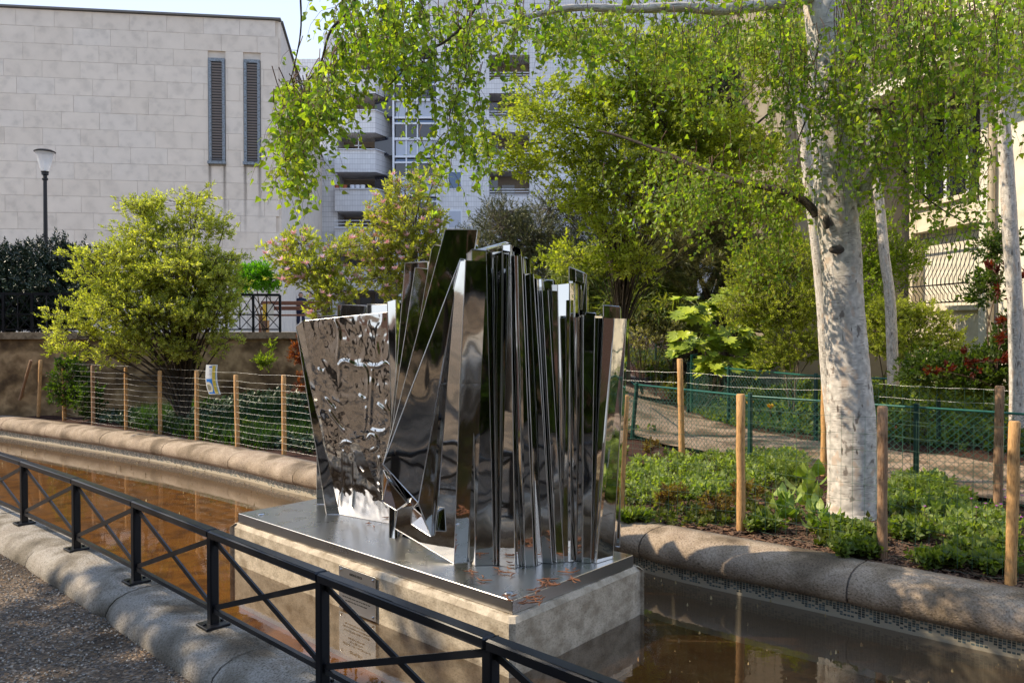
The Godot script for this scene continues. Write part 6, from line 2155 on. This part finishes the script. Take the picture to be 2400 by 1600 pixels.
	scatter("ground_cover", "mixed green weeds over the far right end of the bed", "ground cover", nettle, M.leaf, 1500, func():
		var p := W(R(3.3, 7.0), 0, R(1.6, 5.6))
		if p.x + -p.z * 1.02 < 8.25 or p.x + -p.z * 0.8 > 10.4: return null
		p.y = land(p) + R(0, 0.1)
		return p, 0.8, gl, gh, 0.7, 1.35)
	scatter("ground_cover", "sparse dark ivy on the soil mound behind the sculpture", "ground cover", ivy, M.leaf, 1500, func():
		var p := W(R(-3.0, 2.0), 0, R(9.3, 14.0))
		if sin(p.x * 2.7) + sin(p.z * 3.3) < -0.2: return null
		p.y = land(p) + R(0, 0.09)
		return p, 0.9, Color(0.06, 0.1, 0.02), Color(0.22, 0.28, 0.07), 0.8, 1.4)
	# left bed: grass blades and dark leaves
	var bl := blade(0.34, 0.012, 0.7)
	scatter("grass", "long dark green grass blades in the left bed behind the pond coping", "grass", bl, M.leaf, 9000, func():
		var t := R(0.0, 1.0)
		var a := W(-6.6, 0, 12.4).lerp(W(-1.4, 0, 8.45), t)
		var p := a + Vector3(0.5, 0, -0.6) * R(0.1, 1.7) + Vector3(R(-0.3, 0.3), 0, 0)
		if sin(p.x * 3.1) + sin(p.z * 2.3 + 1.0) < -0.35: return null
		p.y = land(p)
		return p, 0.55, Color(0.02, 0.055, 0.012), Color(0.06, 0.13, 0.03), 0.6, 1.2)
	scatter("ground_cover", "low glossy dark leaves among the grass in the left bed", "ground cover", ivy, M.leaf_dark, 3600, func():
		var t := R(0.0, 1.0)
		var a := W(-7.2, 0, 12.8).lerp(W(-1.2, 0, 8.3), t)
		var p := a + Vector3(0.5, 0, -0.6) * R(0.15, 2.6)
		p.y = land(p) + R(0, 0.12)
		return p, 0.9, Color(0.025, 0.055, 0.02), Color(0.08, 0.13, 0.05), 0.8, 1.3)
	# bark chips on the right bed, pebbles on the walk, specks on the water
	var chip := S()
	box(chip, Vector3.ZERO, Vector3(0.05, 0.006, 0.012))
	scatter("bark_mulch", "red-brown bark chips and needles on the soil of the right bed", "mulch", done(chip), M.chip, 9000, func():
		var t := R(0.0, 1.0)
		var a := W(0.9, 0, 6.4).lerp(W(3.6, 0, 4.0), t)
		var p := a + Vector3(0.62, 0, -0.75) * R(-0.06, 1.9)
		p.y = land(p) + 0.02
		return p, 0.4, Color(0.05, 0.03, 0.02), Color(0.19, 0.105, 0.06), 0.5, 1.2)
	var peb := S()
	peb.set_smooth_group(0)
	lathe(peb, [Vector2(0, -0.4), Vector2(0.4, -0.3), Vector2(0.5, 0.0), Vector2(0.35, 0.3), Vector2(0, 0.36)], 6, Vector3.ZERO)
	scatter("loose_gravel", "loose grey and tan pebbles on the gravel walk", "gravel", done(peb), M.pebble, 34000, func():
		var z := R(1.9, 7.5)
		var p := on(R(-150, 900), 0, 0.0) if false else W(R(-5.6, 0.6), 0, z)
		var line_x := -0.07 + (2.56 - z) * 1.02
		if p.x > line_x - 0.3: return null
		if p.x < -z * 0.78: return null
		p.y = 0.078
		return p, 3.0, Color(0.12, 0.11, 0.10), Color(0.5, 0.45, 0.38), 0.005, 0.013)
	var lf := leaf_mesh(0.5, 1.0, 0.05, 0.05)
	scatter("floating_debris", "bits of leaf and seed floating on the pond water", "debris", lf, M.pebble, 900, func():
		var t := R(0.02, 0.95)
		var a := W(-8.6, 0, 11.6).lerp(W(3.4, 0, 1.9), t)
		var p := a + Vector3(0.66, 0, -0.72) * R(0.0, 2.6)
		var rel := p - W(0, 0, 4.02)
		if rel.dot(AX) > -0.1 and rel.dot(AX) < 3.05 and rel.dot(BX) > -0.1 and rel.dot(BX) < 1.3: return null
		p.y = -0.094
		return p, 0.05, Color(0.2, 0.12, 0.05), Color(0.5, 0.4, 0.2), 0.007, 0.034)

func build_off_frame() -> void:
	# trees beside and behind the viewer: their shade dapples the walk and they show in the steel
	var sp := sprig(7, 0.25, 0.14, 0.2, 1.1)
	for q in [["leafy park tree beside the walk, left of the viewer", W(-9.6, 0.08, 3.4), [[W(-9.3, 6.3, 3.3), Vector3(1.8, 1.3, 1.7)], [W(-9.0, 7.8, 3.0), Vector3(1.4, 0.9, 1.0)]], 120, 0.16],
			["leafy park tree beside the walk behind the viewer's left shoulder", W(-7.5, 0.08, -2.5), [[W(-7.5, 6.0, -1.6), Vector3(2.4, 1.8, 2.4)], [W(-6.6, 4.8, -0.4), Vector3(1.7, 1.2, 1.5)]], 170, 0.16],
			["tall shade tree by the walk behind the viewer on the left", W(-9.0, 0.08, -6.5), [[W(-9.0, 7.0, -6.0), Vector3(2.6, 2.0, 2.4)], [W(-7.5, 5.6, -4.5), Vector3(2.0, 1.2, 1.6)]], 300, 0.18],
			["spreading shade tree behind the viewer near the walk", W(-5.5, 0.08, -4.2), [[W(-5.0, 5.4, -4.4), Vector3(2.6, 1.4, 2.0)], [W(-4.0, 6.6, -5.4), Vector3(2.2, 1.2, 1.6)]], 320, 0.16],
			["large-crowned tree at the far side of the walk, behind the viewer to the left", W(-12.0, 0.08, -1.0), [[W(-12.0, 7.5, 0.0), Vector3(2.6, 2.0, 2.6)], [W(-11.0, 10.5, 1.0), Vector3(2.6, 1.6, 2.2)]], 380, 0.2],
			["large-crowned tree by the far house corner, behind the viewer to the left", W(-11.0, 0.08, -14.0), [[W(-11.0, 8.0, -13.0), Vector3(3.0, 2.4, 2.6)], [W(-8.0, 6.0, -13.0), Vector3(2.2, 1.6, 2.0)]], 380, 0.2],
			["broad dark tree across the walk behind the viewer", W(-1.5, 0.08, -9.0), [[W(-1.5, 5.4, -9.0), Vector3(3.2, 3.0, 2.4)], [W(0.5, 3.2, -8.5), Vector3(2.4, 1.7, 1.8)], [W(-3.5, 8.0, -10.0), Vector3(2.5, 2.0, 2.0)]], 420, 0.2],
			["broad dark tree at the pond's hidden end behind the viewer", W(8.5, 0.08, -8.0), [[W(8.5, 5.6, -8.0), Vector3(3.4, 3.2, 2.6)], [W(6.0, 3.0, -7.5), Vector3(2.4, 1.7, 1.8)], [W(6.5, 8.2, -9.0), Vector3(2.6, 2.0, 2.0)]], 420, 0.2],
			["dark tree on the left of the brick house behind the viewer", W(-9.0, 0.08, -11.0), [[W(-9, 5.6, -11.0), Vector3(3.4, 3.4, 2.4)], [W(-6.5, 3.0, -10.0), Vector3(2.2, 1.5, 1.8)]], 360, 0.2],
			["tall dark tree far left of the brick house behind the viewer", W(-16.0, 0.08, -8.0), [[W(-16, 6.0, -8.0), Vector3(3.6, 3.8, 3.0)], [W(-13.5, 3.2, -8.0), Vector3(2.2, 1.6, 1.8)]], 360, 0.2],
			["long clipped green hedge across the walk behind the viewer", W(-2.0, 0.08, -7.0), range(14).map(func(k): return [W(-14.0 + k * 2.0, 0.85, -7.2 + 0.1 * (k % 3)), Vector3(1.25, 0.85, 0.7)]), 560, 0.06],
			["tall clipped green hedge tree behind the viewer's right shoulder", W(2.0, 0.08, -6.0), [[W(1.0, 1.6, -6.2), Vector3(2.2, 1.6, 0.9)], [W(4.2, 1.8, -6.0), Vector3(2.0, 1.8, 0.9)], [W(2.5, 4.0, -6.4), Vector3(2.2, 1.6, 1.0)]], 320, 0.1],
			["bushy green tree behind the viewer's left shoulder", W(-3.5, 0.08, -6.5), [[W(-3.8, 1.8, -6.6), Vector3(1.6, 1.7, 0.9)], [W(-3.0, 4.6, -6.8), Vector3(2.2, 1.7, 1.1)]], 240, 0.1],
			["tall dark tree between the two broad trees behind the viewer", W(3.5, 0.08, -12.0), [[W(3.5, 6.5, -12.0), Vector3(3.0, 3.6, 2.4)]], 300, 0.2]]:
		var o := thing("park_tree", q[0], "tree", q[1])
		plant(o, q[2], q[3], 4, sp, M.leaf, Color(0.085, 0.136, 0.0255), Color(0.187, 0.272, 0.051), M.bark, q[4], {"fuzz": 0.4, "shell": 0.5})

# ---------------------------------------------------------------- scene
func _ready() -> void:
	rng.seed = 20240
	var cam := Camera3D.new()
	cam.name = "camera"
	cam.fov = 47.08
	cam.near = 0.05
	cam.far = 500.0
	cam.position = EYE
	cam.rotation = Vector3(-PITCH, 0, 0)
	add_child(cam)
	cam.current = true
	var env := Environment.new()
	env.background_mode = Environment.BG_SKY
	env.tonemap_mode = Environment.TONE_MAPPER_LINEAR
	env.tonemap_exposure = 2.42
	env.sdfgi_enabled = true
	env.ssao_enabled = true
	env.ssil_enabled = true
	var sky := Sky.new()
	var sm := ProceduralSkyMaterial.new()
	sm.sky_top_color = Color(0.53, 0.615, 0.76)
	sm.sky_horizon_color = Color(0.76, 0.785, 0.81)
	sm.sky_curve = 0.3
	sm.ground_bottom_color = Color(0.25, 0.23, 0.2)
	sm.ground_horizon_color = Color(0.7, 0.72, 0.72)
	sky.sky_material = sm
	env.sky = sky
	var we := WorldEnvironment.new()
	we.name = "environment"
	we.environment = env
	add_child(we)
	var sun := DirectionalLight3D.new()
	sun.name = "sun"
	sun.light_energy = 0.86
	sun.light_color = Color(1.0, 0.93, 0.82)
	sun.light_angular_distance = 0.5
	sun.shadow_enabled = true
	var el := deg_to_rad(42.0)
	var to_sun := Vector3(-0.998 * cos(el), sin(el), -0.04 * cos(el))
	sun.basis = looking(to_sun)
	add_child(sun)
	make_materials()
	M.petal2 = leafmat(Color(0.6, 0.5, 0.5), 0.6)
	M.chip = mat(Color.WHITE, 0.9)
	M.chip.vertex_color_use_as_albedo = true
	M.pebble = mat(Color.WHITE, 0.8)
	M.pebble.vertex_color_use_as_albedo = true
	build_ground()
	build_hall()
	build_flats()
	build_villa()
	build_behind()
	build_terrace()
	build_sculpture()
	build_railing()
	build_fences()
	build_birches()
	build_plants()
	build_off_frame()
	build_debris()
